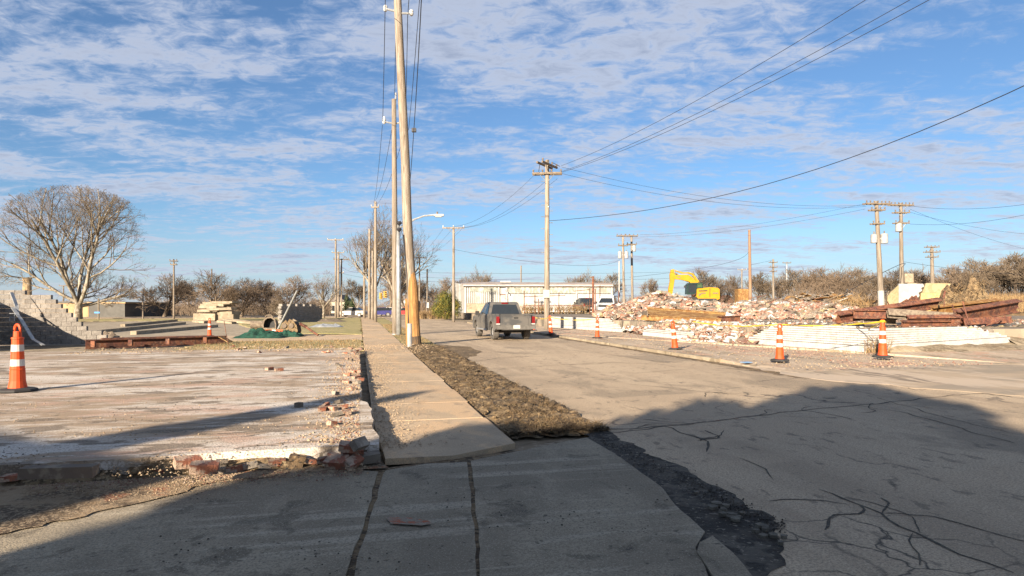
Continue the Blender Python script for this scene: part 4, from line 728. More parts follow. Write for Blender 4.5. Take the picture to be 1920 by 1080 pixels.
mb = MB(); mb.box((0, -.1, 2.0), (1.5, 1.6, .05)); mb.tube([(-.8, -2.7, 1.3), (-.8, -2.7, 2.05), (-.8, 1, 2.05)], .04, 5); mb.tube([(.8, -2.7, 1.3), (.8, -2.7, 2.05), (.8, 1, 2.05)], .04, 5); mb.build('ladder_rack', m_galv, wt)
def car(label, mat, loc, rz):
    root = thing('parked_car', label, 'car'); fn = lambda y, z, x: V((x, y, z))
    prof = [(-2.2, .4)]+[(-1.35+.36*math.cos(t), .3+.36*math.sin(t)) for t in [math.pi*(6-i)/6 for i in range(7)]]+[(1.4+.36*math.cos(t), .3+.36*math.sin(t)) for t in [math.pi*(6-i)/6 for i in range(7)]]+[(2.25, .4), (2.28, .65), (1.2, .92), (-1.9, .98), (-2.25, .85)]
    mb = MB(); mb.prism(prof, -.88, .88, fn); mb.build('body', mat, root); mb = MB(); mb.prism([(-1.75, .96), (1.1, .92), (.35, 1.42), (-1.0, 1.45)], -.72, .72, fn); mb.build('cabin', m_glass, root); mb = MB(); mb.prism([(.4, 1.41), (.3, 1.47), (-.95, 1.5), (-1.1, 1.43)], -.70, .70, fn); mb.build('roof', mat, root)
    for sx_ in (-1, 1):
        for cy in (-1.35, 1.4):
            mb = MB(); mb.tube([(sx_*.66, cy, .32), (sx_*.89, cy, .32)], .32, 14); wh = mb.build('wheel', m_tyre, root); mb = MB(); mb.tube([(sx_*.88, cy, .32), (sx_*.905, cy, .32)], .2, 10); mb.build('rim', m_chrome, wh)
    root.location = loc; root.rotation_euler = (0, 0, rz)
car('white sedan parked side-on at the far end of the sidewalk', flat('pearl_paint', (.58, .54, .47), .4), G(661, 593.8), math.radians(85))
car('dark blue car in the street beyond the sycamore trunk', flat('blue_paint', (.04, .04, .16), .4), G(712, 593), math.radians(100))
car('pale car parked in the street left of the street lamp pole', m_wpaint, G(731, 592.5), math.radians(60))
car('red car parked far down the street behind the split pole', flat('red_paint', (.36, .03, .03), .4), G(760, 592.5), math.radians(95))
for i, (x, y) in enumerate(((714, 555), (722, 552))):
    r_ = thing('traffic_signal', 'yellow traffic signal over the far crossing, %s of two' % ('left' if i == 0 else 'right'), 'traffic light', P(x, y+6, 115)); mb = MB(); mb.box(P(x, y, 115), (.36, .3, 1.05)); mb.box(P(x, y, 114.95), (.55, .06, 1.15)); mb.build('housing', m_yellow, r_)
    for k in range(3): mb = MB(); mb.lathe([(.001, 0), (.13, .01), (.13, .1)], 10, P(x, y, 114.7)+V((0, 0, (k-1)*.34))); mb.build('lens', m_rubber, r_)
    mb = MB(); mb.tube([P(x, y-5, 115), P(x, y-30, 115)], .03, 4); mb.build('hanger', m_wire, r_)
wire('span wire carrying the two traffic signals over the crossing', [P(640, 512, 115), P(718, 523, 115), P(800, 512, 115)], .02)
# ---------------------------------------------------------------- excavator
D = 92.0; ex = thing('excavator', 'yellow crawler excavator with folded arm behind the rubble pile', 'excavator', P(1310, 585, D))
def X(px, py, dy=0): q = P(px, py, D); return V((q.x, D+dy, q.z))
def plate(pts, w_, nm, mat, par, dy=0):
    mb = MB(); n = len(pts); a = [X(x, y, dy-w_/2) for x, y in pts]; b = [X(x, y, dy+w_/2) for x, y in pts]; mb.add(a+b, [tuple(range(n))[::-1], tuple(range(n, 2*n))]+[(i, (i+1) % n, n+(i+1) % n, n+i) for i in range(n)]); return mb.build(nm, mat, par)
hb = plate([(1301, 557), (1301.5, 543), (1304, 540.5), (1321, 540), (1323, 539), (1340, 540), (1343.5, 543), (1344, 560), (1341, 562), (1306, 562)], 2.7, 'house', m_yellow, ex)
plate([(1325, 557), (1325, 541), (1326, 541), (1326, 557)], 2.76, 'panel_seam', m_rubber, hb); plate([(1305, 545), (1321, 544.5), (1321, 546.5), (1305, 547)], 2.74, 'vent', m_rubber, hb)
cbm = plate([(1283, 552), (1284, 534), (1287, 531), (1312, 530.5), (1313, 541), (1301, 541.5), (1300, 553)], 1.1, 'cab', flat('cab_dark_green', (.02, .04, .035), .3), ex, -.8)
plate([(1302.5, 540), (1303, 532.5), (1310.5, 532), (1311, 540)], 1.16, 'window', flat('tinted_glass', (.06, .10, .05), .1), cbm, -.8); plate([(1285.5, 549), (1286.5, 534), (1299.5, 533), (1299, 549)], 1.14, 'window', m_glass, cbm, -.8)
bm_ = plate([(1313, 534), (1300, 521), (1290, 515), (1262, 515.5), (1262, 523), (1278, 524.5), (1292, 528), (1299, 534), (1303, 541)], .55, 'boom', m_yellow, ex, .3)
plate([(1309, 530), (1298, 515), (1290, 512.5), (1280, 513), (1266, 508), (1266.5, 507), (1283, 510.5), (1292, 510), (1301, 513), (1312, 528)], .22, 'hydraulic_line', m_yellow, bm_, .3)
plate([(1273, 508.6), (1265, 505.8), (1265.3, 505), (1273.5, 507.8)], .18, 'cylinder_rod', m_galv, bm_, .3)
plate([(1259, 505.5), (1264, 504.5), (1266, 516), (1264, 530), (1261, 552), (1254, 552), (1254, 542), (1257, 527), (1256.5, 515)], .45, 'stick', m_yellow, ex, .3)
plate([(1262, 524), (1266, 522), (1263.5, 538), (1261, 548), (1259.5, 546)], .3, 'cylinder', m_dwood, ex, .3)
plate([(1254, 552), (1261, 552), (1264, 560), (1260, 572), (1251, 570), (1250, 560)], 1.1, 'bucket', m_dwood, ex, .3)
plate([(1276, 572), (1273, 566), (1278, 560), (1336, 560), (1342, 566), (1339, 572)], 3.0, 'tracks', m_rubber, ex); plate([(1285, 562), (1335, 562), (1335, 557), (1285, 557)], 2.0, 'undercarriage', m_rubber, ex)
plate([(1270, 518), (1276, 518.3), (1276, 520.5), (1270, 520.2)], .58, 'lettering_panel', m_dwood, bm_, .3); plate([(1331, 549), (1341, 549), (1341, 551), (1331, 551)], 2.76, 'lettering_panel', m_dwood, hb)
plate([(1264, 512), (1266, 511), (1272, 514), (1271, 515.5)], .6, 'pin_link', m_dwood, ex, .3); plate([(1304, 553), (1310, 549), (1318, 549), (1318, 551), (1311, 551), (1306, 556)], 2.75, 'decal_stripe', m_dwood, hb); plate([(1328, 538.9), (1331, 535.5), (1333, 535.5), (1333, 538.9)], .5, 'exhaust', m_rubber, ex)
mb = MB(); mb.tube([X(1280, 536, -1.2), X(1283, 535, -1.2)], .05, 5); mb.box(X(1279.5, 538, -1.2), (.2, .1, .3)); mb.build('mirror', m_rubber, ex)
mb = MB(); mb.tube([X(1313, 531, -.4), X(1318, 530.5, -.4), X(1323, 539, -.4)], .04, 5); mb.build('handrail', m_rubber, ex)
# ---------------------------------------------------------------- bare trees
def grow_tree(seed, H, trunk_h, r, limbs, levels, spread, kids, thick=.016, upb=.12, wig=.16, shrink=.68, limb=.46, env=None):
    rg = random.Random(seed); tr_, tw = MB(), MB()
    def room(p, d):
        cz, rx, rz = env; o = V((p.x/rx, p.y/rx, (p.z-cz)/rz)); q = V((d.x/rx, d.y/rx, d.z/rz)); A = q.dot(q); B = o.dot(q); C = o.dot(o)-1; h = B*B-A*C
        return max(.3, (-B+math.sqrt(h))/A) if h > 0 and C < 0 else .3
    def br(p, d, L, r0, lev):
        if env and lev: L = room(p, d.normalized())*rg.uniform(.72, .9) if lev == 1 else min(L, room(p, d.normalized())*1.05)
        seg = 4 if lev < 3 else (3 if lev < levels else 2); pts = [p]; rs = [r0]; dd = d.normalized()
        r1 = max(r0*(.5 if lev else .72), thick*.5)
        for i in range(seg):
            dd = (dd+V((rg.uniform(-wig, wig), rg.uniform(-wig, wig), rg.uniform(-wig, wig)+upb*(1 if lev < 4 else .3)))).normalized(); pts.append(pts[-1]+dd*L/seg); rs.append(r0+(r1-r0)*(i+1)/seg)
        (tr_ if lev <= 2 else tw).tube(pts, rs, 7 if lev == 0 else (5 if lev < 3 else 3), cap=False)
        if lev >= levels: return
        n = limbs if lev == 0 else kids[min(lev, len(kids)-1)]; az = rg.uniform(0, 6.28)
        for k in range(n):
            f = rg.uniform(.72, 1.0) if lev == 0 else .32+.68*(k+rg.random()*.8)/n; f = min(f, 1); x = f*seg; i = min(int(x), seg-1); q = pts[i].lerp(pts[i+1], x-i); rq = rs[i]+(rs[i+1]-rs[i])*(x-i)
            az += 2.4+rg.uniform(-.5, .5); ax = (pts[i+1]-pts[i]).normalized(); o1 = ax.orthogonal().normalized(); o2 = ax.cross(o1); an = rg.uniform(.35, .8)*spread if lev else (.2+1.0*((k*.618) % 1))*spread
            nd = ax*math.cos(an)+(o1*math.cos(az)+o2*math.sin(az))*math.sin(an)
            br(q, nd, (H-trunk_h)*limb*rg.uniform(.8, 1.15) if lev == 0 else L*shrink*rg.uniform(.75, 1.2)*(1.1-.35*f), max(rq*(.62 if lev else .55), thick), lev+1)
    br(V((0, 0, -.2)), V((0, 0, 1)), trunk_h, r, 0)
    return tr_, tw
def tree_proto(name, args, mb_, mt): a, b = grow_tree(**args); return (a.build(name+'_limbs', mb_).data, b.build(name+'_twigs', mt).data, a, b)
PROTO = {}
def make_proto(key, args, mbark, mtwig):
    a, b = grow_tree(**args); me = []
    for q, mt, nm in ((a, mbark, 'trunk'), (b, mtwig, 'crown')):
        m_ = bpy.data.meshes.new(nm); m_.from_pydata(q.v, [], q.f); m_.materials.append(mt); me.append(m_)
        if nm == 'trunk': m_.polygons.foreach_set('use_smooth', [True]*len(m_.polygons))
    zs = max(v[2] for v in b.v); PROTO[key] = (me, zs)
def tree(key, label, base, height, rz=None, sx=1.0, group=None):
    (m1, m2), zs = PROTO[key]; root = thing('bare_tree', label, 'tree', base, group); k = height/zs
    for nm, m_ in (('trunk', m1), ('crown', m2)):
        o = bpy.data.objects.new(nm, m_); COL.objects.link(o); o.parent = root
    root.scale = (k*sx, k*sx, k); root.rotation_euler = (0, 0, rnd(0, 6.28) if rz is None else rz); return root
make_proto('big', dict(seed=11, H=18, trunk_h=2.4, r=.62, limbs=9, levels=6, spread=1.15, kids=[9, 7, 6, 5, 4, 3], thick=.0095, upb=.07, shrink=.60, limb=.62, env=(9.6, 10.2, 8.6)), m_bark_s, m_twig_s)
make_proto('syc', dict(seed=21, H=14, trunk_h=3.5, r=.38, limbs=6, levels=5, spread=.95, kids=[6, 5, 5, 4, 3], thick=.013, upb=.10), m_bark_s, m_twig_l)
make_proto('dk1', dict(seed=31, H=10, trunk_h=1.6, r=.32, limbs=7, levels=5, spread=1.15, kids=[7, 6, 5, 5, 3], thick=.022, upb=.05), m_bark_d, m_twig_d)
make_proto('dk2', dict(seed=43, H=10, trunk_h=2.0, r=.25, limbs=6, levels=5, spread=.9, kids=[6, 5, 5, 5, 3], thick=.022, upb=.12), m_bark_d, m_twig_d)
make_proto('pl1', dict(seed=53, H=10, trunk_h=2.0, r=.22, limbs=6, levels=5, spread=.95, kids=[6, 5, 5, 5, 3], thick=.024, upb=.12), m_bark_s, m_twig_l)
make_proto('pl2', dict(seed=61, H=10, trunk_h=1.0, r=.18, limbs=8, levels=4, spread=.95, kids=[8, 6, 6, 5], thick=.024, upb=.12), m_bark_d, m_twig_l)
tree('big', 'large spreading bare sycamore with pale forked trunk on the left', G(146, 598), 18.0, 3.6)
def H(px, ytop, D): return P(px, ytop, D).z
spots = [  # kind, px, base depth, top row, width factor, label
 ('dk1', 308, 105, 508, 1.3, 'dark spreading tree right of the big sycamore'), ('dk2', 356, 128, 520, 1.1, 'small dark tree behind the slim dark pole'), ('dk1', 412, 92, 503, 1.25, 'broad dark tree behind the stack of concrete slabs'), ('dk1', 452, 100, 516, 1.2, 'dark leaning tree right of the slab stack'),
 ('dk2', 500, 118, 520, 1.2, 'twiggy dark tree left of the lone block wall'), ('pl1', 522, 80, 555, 1.3, 'small pale tree just left of the lone block wall'), ('dk1', 540, 130, 512, 1.2, 'round topped dark tree above the lone block wall'), ('syc', 606, 92, 504, 1.0, 'pale sycamore behind the right end of the lone block wall'),
 ('syc', 699, 84, 375, .7, 'tall mottled sycamore with whitened trunk beside the sidewalk'), ('syc', 738, 96, 388, .8, 'second sycamore rising behind the slim pole'), ('dk2', 730, 120, 470, .9, 'dark tree behind the street lamp pole'), ('pl1', 668, 130, 520, 1.0, 'thin tree left of the far sidewalk end'), ('dk1', 760, 150, 500, .9, 'dark tree over the far street behind the split pole'), ('dk2', 792, 140, 520, 1.0, 'bushy dark tree behind the brown fence'), ('dk1', 826, 130, 516, 1.1, 'brown tree left of the evergreen shrub'),
 ('pl2', 900, 140, 490, 1.0, 'bare tree showing above the warehouse roof left end'), ('pl1', 850, 135, 520, 1.1, 'low bare tree behind the warehouse gable'), ('pl2', 1080, 150, 494, .9, 'bare tree above the warehouse right of the notice pole'), ('pl1', 1135, 140, 508, 1.2, 'low tree at the right end of the warehouse'), ('dk2', 1225, 145, 518, .9, 'small dark tree left of the excavator arm'), ('pl2', 1035, 170, 524, 1.0, 'small far tree above the middle of the warehouse roof'),
 ('pl1', 1320, 120, 500, 1.1, 'bare tree right behind the excavator boom'), ('dk1', 1345, 130, 517, 1.0, 'brown bushy tree behind the excavator tail'), ('dk2', 1378, 140, 510, .8, 'slim tree left of the plain brown pole'), ('pl1', 1425, 130, 505, 1.1, 'pale tree right of the plain brown pole'), ('dk1', 1462, 150, 510, 1.0, 'brown tree behind the three-arm pole')]
lbls = ['twiggy tree in the right-hand wood, %s' % k for k in ('at its left end', 'above the brown debris', 'second above the debris', 'left of the leaning transformer pole', 'just behind the leaning pole', 'between the transformer poles', 'right of the second transformer pole', 'left of the pale pole pair', 'behind the pale pole pair', 'right of the pale pole pair', 'above the straw bank left side', 'above the straw bank', 'pale and tall near the right edge', 'pale and tall at the right edge', 'beyond the right edge')]
for i, (x, D, yt) in enumerate(((1492, 130, 500), (1520, 120, 495), (1550, 125, 492), (1590, 110, 498), (1625, 115, 497), (1665, 105, 500), (1712, 100, 498), (1735, 110, 494), (1768, 100, 492), (1795, 110, 500), (1825, 95, 505), (1850, 120, 478), (1880, 110, 470), (1912, 105, 472), (1950, 100, 470))):
    spots.append((('pl1', 'dk2', 'pl2', 'dk1', 'pl1')[i % 5] if i < 11 else 'pl1', x, D, yt, 1.25, lbls[i]))
for key, px, D, yt, sxf, lb in spots:
    z0 = LZ if px > 1200 else 0; b = P(px, 590, D); b.z = z0; tree(key, lb, b, H(px, yt, D)-z0, None, sxf)
# brush: uncountable thickets under the tree line
mb = MB()
def thicket(px0, px1, D0, D1, ytop, n, z0=0):
    for i in range(n):
        D = rnd(D0, D1); px = rnd(px0, px1); b = P(px, 590, D); b.z = z0; h = max(.5, (H(px, ytop, D)-z0)*rnd(.35, 1.0)*(.75+.4*noise.noise(b*.12))); d = V((rnd(-.35, .35), rnd(-.35, .35), 1)); q = b+d*h*.55; t = q+V((rnd(-.5, .5)*h*.4, rnd(-.4, .4), h*.45))
        mb.tube([b, q, t], [.03, .022, .01], 3, cap=False)
        for k in range(5): e = rnd(.3, 1); w_ = b.lerp(t, e); mb.tube([w_, w_+V((rnd(-.7, .7), rnd(-.5, .5), rnd(.1, .8)))], [.014, .006], 3, cap=False)
thicket(270, 620, 112, 150, 545, 2200); thicket(770, 850, 105, 140, 545, 500); thicket(1150, 1500, 125, 170, 545, 1500, LZ); thicket(1480, 1960, 95, 140, 520, 3600, LZ); thicket(650, 770, 125, 180, 560, 400); thicket(0, 130, 120, 180, 560, 400)
tag(mb.build('brushwood', m_twig_d), 'brown winter thicket massed under the distant tree line', 'brushwood', kind='stuff')
mb = MB(); thicket(1560, 1640, 62, 75, 545, 160, LZ); thicket(975, 1100, 74, 76, 570, 160, .9); thicket(780, 845, 84, 88, 580, 200); tag(mb.build('dry_weeds', m_straw), 'dry tan weeds standing before the warehouse and beside the rubble', 'weeds', kind='stuff')
def leafy(mb, c, rx, ry, rz, n, s, shell=.5):
    for i in range(n):
        d = V((random.gauss(0, 1), random.gauss(0, 1), random.gauss(0, 1))).normalized(); k = rnd(shell, 1)*(1+.25*noise.noise(d*2.4+c)); p = c+V((d.x*rx, d.y*ry, d.z*rz))*k; a = V((rnd(-1, 1), rnd(-1, 1), rnd(-1, 1))).normalized()*s*rnd(.5, 1); b = a.cross(d+V((rnd(-.6, .6), rnd(-.6, .6), rnd(-.6, .6))))
        if b.length > 1e-4: b = b.normalized()*s*rnd(.3, .7); mb.add([p-a*.5, p+b*.5, p+a*.5, p-b*.5], [(0, 1, 2, 3)])
sh = thing('evergreen_shrub', 'large olive green evergreen shrub left of the white warehouse', 'shrub', G(838, 599)); mb = MB(); c = P(836, 572, 80)
for dx_, dz_, r_ in ((-.5, .5, 1.1), (.6, .4, 1.15), (0, 1.0, 1.0), (0, -.5, 1.4), (1.0, -.6, 1.1), (-1.0, -.5, 1.0), (1.2, .1, .8)): leafy(mb, c+V((dx_, rnd(-.4, .4), dz_-.1)), r_, r_, r_, 1500, .17)
mb.build('crown', m_leaf, sh); mb = MB()
for k in range(5): mb.tube([G(838, 599), c+V((rnd(-1, 1), 0, rnd(-.5, .8)))], [.07, .03], 5)
mb.build('trunk', m_bark_d, sh)
for px, yt, D, lb in ((650, 548, 140, 'dark conifer left of the far white sedan'), (661, 556, 135, 'lower dark conifer behind the far white sedan')):
    cn = thing('conifer', lb, 'tree', P(px, 590, D)); cn.location.z = 0; ORG[cn.name] = V(cn.location); mb = MB(); hz = H(px, yt, D)
    for k in range(9): leafy(mb, V(cn.location)+V((0, 0, hz*(.1+.85*k/9))), 1.7*(1-k/9.5), 1.7*(1-k/9.5), hz*.09, 260, .3, .2)
    mb.build('crown', m_leafd, cn); mb = MB(); mb.tube([cn.location, V(cn.location)+V((0, 0, hz*.95))], [.15, .03], 5); mb.build('trunk', m_bark_d, cn)
mb = MB()
for i in range(5000):
    px = rnd(1790, 1990); D = rnd(62, 85); b = P(px, 590, D); e = max(0, min(1, (px-1790)/60)); b.z = LZ+1.6*e*math.exp(-((D-74)/9)**2)+.2*noise.noise(b*.3); h = rnd(.4, 1.1); mb.add([b+V((-.03, 0, 0)), b+V((.03, 0, 0)), b+V((rnd(-.3, .3), rnd(-.2, .2), h))], [(0, 1, 2)])
tag(mb.build('tall_straw_grass', m_straw), 'tall straw coloured grass on the bank at the right edge', 'grass', kind='stuff')
mb = MB(); n = 14; q = [[None]*n for _ in range(n)]
for i in range(n):
    for j in range(n):
        x = 46+34*i/(n-1); y = 60+30*j/(n-1); e = math.sin(math.pi*i/(n-1))*math.sin(math.pi*j/(n-1)); q[i][j] = V((x, y, LZ-.1+1.9*min(1, e*1.5)+.2*noise.noise(V((x, y, 0))*.4)*e))
mb.v = [tuple(p) for r_ in q for p in r_]; mb.f = [(i*n+j, (i+1)*n+j, (i+1)*n+j+1, i*n+j+1) for i in range(n-1) for j in range(n-1)]; o = mb.build('straw_bank', m_straw, smooth=True); o['kind'] = 'structure'
# ---------------------------------------------------------------- rubble
CH = []
for k in range(6):
    mb = MB(); mb.box((0, 0, 0), (rnd(.7, 1.3), rnd(.5, .9), rnd(.4, .7)), jit=.45); m_ = bpy.data.meshes.new('chunk'); m_.from_pydata(mb.v, [], mb.f); CH.append(mb)
CHM = {}
for nm, mt in (('p', m_pinkb), ('w', m_whiteb), ('g', m_greyc), ('c', m_cream)):
    CHM[nm] = []
    for mb in CH: m_ = bpy.data.meshes.new('chunk'); m_.from_pydata(mb.v, [], mb.f); m_.materials.append(mt); CHM[nm].append(m_)
PICK = 'pppppppppgggggwwc'
m_rubm = surf('gap_shade_dust', (.12, .085, .065), [((.07, .048, .036), (2, 2, 2), .45, .6, .9), ((.19, .15, .12), (5, 5, 5), .52, .64, .8)], bump=.9, bscale=9)  # dusty mound under the chunks, darkened to paint shade into their gaps
def rubble(root, height, x0, x1, y0, y1, n_obj, n_stuff, smin, smax, mound=None, pick=PICK, nx=40, ny=24):
    if mound:
        mb = MB()
        for i in range(nx+1):
            for j in range(ny+1):
                x = x0+(x1-x0)*i/nx; y = y0+(y1-y0)*j/ny; mb.v.append((x, y, height(x, y)-.12))
        mb.f = [(i*(ny+1)+j, (i+1)*(ny+1)+j, (i+1)*(ny+1)+j+1, i*(ny+1)+j+1) for i in range(nx) for j in range(ny)]; mb.build('mound', mound, root, smooth=True)
    pts = []
    while len(pts) < n_obj+n_stuff:
        x, y = rnd(x0, x1), rnd(y0, y1); h = height(x, y)
        if h is not None and h > HMIN: pts.append((x, y, h))
    pts = [(p, smin+(smax-smin)*random.random()**3.2) for p in pts]; pts.sort(key=lambda t: t[0][1]/t[1])
    st = {k: MB() for k in 'pwgc'}
    for i, ((x, y, h), sz) in enumerate(pts):
        kd = random.choice(pick); rot = (rnd(-.6, .6), rnd(-.6, .6), rnd(0, 6.28)); sc = (sz*rnd(.8, 1.5), sz, sz*rnd(.5, 1.1)); p = V((x, y, h+sz*.06))
        if i < n_obj: o = inst({'p': 'brick_chunk', 'w': 'painted_chunk', 'g': 'concrete_chunk', 'c': 'cream_chunk'}[kd], random.choice(CHM[kd]), p, rot, sc, root)
        else:
            from mathutils import Euler
            M3 = Euler(rot).to_matrix(); b = random.choice(CH); st[kd].add([M3 @ V((v[0]*sc[0], v[1]*sc[1], v[2]*sc[2]))+p for v in b.v], b.f)
    for kd, mt in (('p', m_pinkb), ('w', m_whiteb), ('g', m_greyc), ('c', m_cream)):
        if st[kd].v: st[kd].build('loose_rubble', mt, root)['kind'] = 'stuff'
def lut(tbl, x):
    for (a, b), (c, d) in zip(tbl[:-1], tbl[1:]):
        if a <= x <= c: return b+(d-b)*(x-a)/(c-a)
    return tbl[0][1] if x < tbl[0][0] else tbl[-1][1]
crest = [(1095, 592), (1130, 575), (1165, 569), (1205, 556), (1240, 549), (1275, 553), (1305, 564), (1345, 569), (1390, 566), (1440, 566), (1490, 564), (1540, 568), (1590, 574), (1640, 578)]
def hA(x, y):
    px = 960+F*x/y; zc_ = EYE-(lut(crest, px)-HOR)/F*56; e = (y-56)/(13 if y < 56 else 9); k = max(0, 1-abs(e)**1.5); ex = min(1, max(0, (px-1095)/60), max(0, (1650-px)/60)); n_ = noise.noise(V((x, y, 0))*.45)*.45+noise.noise(V((x, y, 4))*1.2)*.2
    return LZ-.1+max(0, (zc_-LZ+.1))*k*ex*(1+n_*.5)
HMIN = LZ+.05
crest = [(a_, b_+5) for a_, b_ in crest]
rp = thing('rubble_pile', 'long heap of broken pink brick and white block in front of the excavator', 'rubble pile', (18, 52, LZ))
rubble(rp, hA, 6.4, 34, 43.5, 65, 270, 9500, .10, .8, m_rubm)
HMIN = LZ+.03
for i in range(70):       # slabs, timbers and bent bars lying on the heap
    while True:
        x, y = rnd(6, 32), rnd(45, 60)
        if hA(x, y) > LZ+.3: break
    if i < 26: mb = MB(); mb.box((x, y, hA(x, y)+.12), (rnd(.5, 1.5), rnd(.4, .9), rnd(.12, .25)), Matrix.Rotation(rnd(0, 3), 3, 'Z') @ Matrix.Rotation(rnd(-.6, .6), 3, 'X'), .2); mb.build('concrete_slab', random.choice((m_greyc, m_whiteb, m_greyc)), rp)
    elif i < 50: mb = MB(); mb.box((x, y, hA(x, y)+.2), (rnd(.8, 2.6), .1, .12), Matrix.Rotation(rnd(0, 3), 3, 'Z') @ Matrix.Rotation(rnd(-.4, .4), 3, 'Y')); mb.build('timber', random.choice((m_dwood, m_wood)), rp)
    else: mb = MB(); q = V((x, y, hA(x, y))); mb.tube([q, q+V((rnd(-.4, .4), 0, rnd(.3, .7))), q+V((rnd(-1, 1), 0, rnd(.2, .9)))], .025, 4); mb.build('bent_bar', m_rust, rp)
crL = [(1090, 602), (1118, 592), (1140, 585), (1165, 576), (1180, 574), (1205, 580), (1235, 590), (1260, 600)]
def hB(x, y):
    px = 960+F*x/y; zc_ = EYE-(lut(crL, px)-HOR)/F*46; e = (y-46)/3.6; k = max(0, 1-abs(e)**1.6); ex = min(1, max(0, (px-1090)/25), max(0, (1260-px)/25)); return LZ-.08+max(0, zc_-LZ+.08)*k*ex*(1+.4*noise.noise(V((x, y, 2))*.9))
rp2 = thing('rubble_pile', 'steep heap of pink brick lumps left of the ochre beam, before the white truck', 'rubble pile', (8, 46, LZ))
rubble(rp2, hB, 6.4, 12, 42.4, 50, 220, 1700, .16, .65, m_rubm)
# spill where the wall is missing
def inside(p, a, b, lo, hi):
    d = (b-a); L = d.length; d = d/L; r_ = p-a; s_ = r_.dot(d); t_ = r_.dot(V((d.y, -d.x, 0))); return -.3 < s_ < L+.3 and lo < t_ < hi
def hC(x, y):
    p = V((x, y, 0))
    for a, b in ((C1, C2), (C2, C3), (C3, C4)):
        d = (b-a); L = d.length; d = d/L; r_ = p-a; s_ = r_.dot(d); t_ = r_.dot(V((d.y, -d.x, 0)))
        lo = -.7 if a is C1 else .15
        if -.2 < s_ < L+.2 and lo < t_ < 2.6: return .1+(LZ-.08)*max(0, min(1, (t_+.1)/2.2))**.8+.1*noise.noise(p*1.5)
    return -1
HMIN = 0.0
sp = thing('rubble_spill', 'bank of broken pink and white bricks spilling over the gap in the white wall', 'rubble', (9.5, 31, .1))
rubble(sp, hC, 6.5, 14, 26, 41, 300, 2600, .08, .42, None, 'ppppppggwwwc')
def hD(x, y):   # scatter on the lot behind the walls
    p = V((x, y, 0)); n_ = noise.noise(p*.35)
    return LZ+.02 if n_ > -.05 and y > 24.5+max(0, (x-13)*.4) and x > 10.5-(y-25)*.3+1.2 else -1
sc_ = thing('scattered_rubble', 'thin scatter of brick bits on the raised lot behind the white wall', 'rubble', (16, 28, LZ))
rubble(sc_, hD, 8, 34, 24, 42, 120, 1300, .05, .22, None, 'pppppggwwc')
def hE(x, y):   # on top of the white wall corner
    p = V((x, y, 0))
    for a, b in ((C1, C0), (C0, E1)):
        d = (b-a); L = d.length; d = d/L; r_ = p-a; s_ = r_.dot(d); t_ = r_.dot(V((-d.y, d.x, 0)))
        if 0 < s_ < L*.95 and .1 < t_ < 1.0: return .74+.08*noise.noise(p*2)
    return -1
rubble(thing('rubble_ridge', 'ridge of brick bits and mortar lying along the top of the corner wall', 'rubble', (13, 24, .7)), hE, 9.5, 20, 22, 28.5, 140, 900, .07, .30, None, 'pppppgggwwc')
HMIN = .12
def hF(x, y): p = V((x, y, 0)); return .16+.15*noise.noise(p*.4) if 20.2 < x < 40 and y > 22.5+(x-20)*.36 and y < 28+(x-20)*.5 else -1
rubble(thing('scattered_rubble', 'brick and plaster scraps on the bank at the right picture edge', 'rubble', (24, 27, .2)), hF, 20, 40, 22, 38, 120, 900, .07, .4, None, 'pppggggwwc')
# brown timber and sheet debris heap on the lot, far right of the pile
HMIN = LZ-.2
def hG(x, y): e = ((x-35)/7.5)**2+((y-72)/6)**2; return LZ+2.1*max(0, 1-e)+.3*noise.noise(V((x, y, 0))*.8) if e < 1 else LZ-1
dh = thing('debris_heap', 'brown heap of splintered timber and roofing right of the brick pile', 'debris', (35, 72, LZ))
mb = MB(); n = 20
for i in range(n+1):
    for j in range(n+1): x, y = 27+16*i/n, 65.5+13*j/n; mb.v.append((x, y, max(LZ-.1, hG(x, y)-.15)))
mb.f = [(i*(n+1)+j, (i+1)*(n+1)+j, (i+1)*(n+1)+j+1, i*(n+1)+j+1) for i in range(n) for j in range(n)]; mb.build('mound', m_dwood, dh)
t_ = MB(); t_.box((0, 0, 0), (1, .16, .07)); me_ = [];
for mt in (m_dwood, m_wood, m_rustp, m_white, m_greyc):
    m_ = bpy.data.meshes.new('plank'); m_.from_pydata(t_.v, [], t_.f); m_.materials.append(mt); me_.append(m_)
for i in range(260):
    while True:
        x, y = rnd(27.5, 42.5), rnd(66, 78)
        if hG(x, y) > LZ-.2: break
    inst('plank', random.choice(me_[:3] if random.random() < .8 else me_), (x, y, hG(x, y)+.05), (rnd(-.4, .4), rnd(-.5, .5), rnd(0, 6.28)), (rnd(.5, 2.4), rnd(.6, 4), rnd(.5, 1.5)), dh)
def crumple(name, label, cat, c, wx, wy, hz, mat, seed, n=12):
    mb = MB()
    for i in range(n+1):
        for j in range(n+1):
            u_, v_ = i/n, j/n; e = math.sin(math.pi*u_)**.7*math.sin(math.pi*v_)**.7; p = V((c[0]+(u_-.5)*wx+.1*noise.noise(V((u_*5, v_*5, seed))), c[1]+(v_-.5)*wy, c[2]+e*hz*(.55+.6*noise.noise(V((u_*4, v_*3, seed)))+.35*noise.noise(V((u_*11, v_*9, seed+3)))))); mb.v.append(tuple(p))
    mb.f = [(i*(n+1)+j, (i+1)*(n+1)+j, (i+1)*(n+1)+j+1, i*(n+1)+j+1) for i in range(n) for j in range(n)]; return tag(mb.build(name, mat, org=c), label, cat)
crumple('roofing_sheet', 'crumpled pale roofing sheet lying on the lot by the leaning pole', 'sheet debris', P(1585, 576, 56), 3.2, 2.5, .9, m_greyc, 3, 14); bpy.data.objects['roofing_sheet'].location.z = LZ-.02
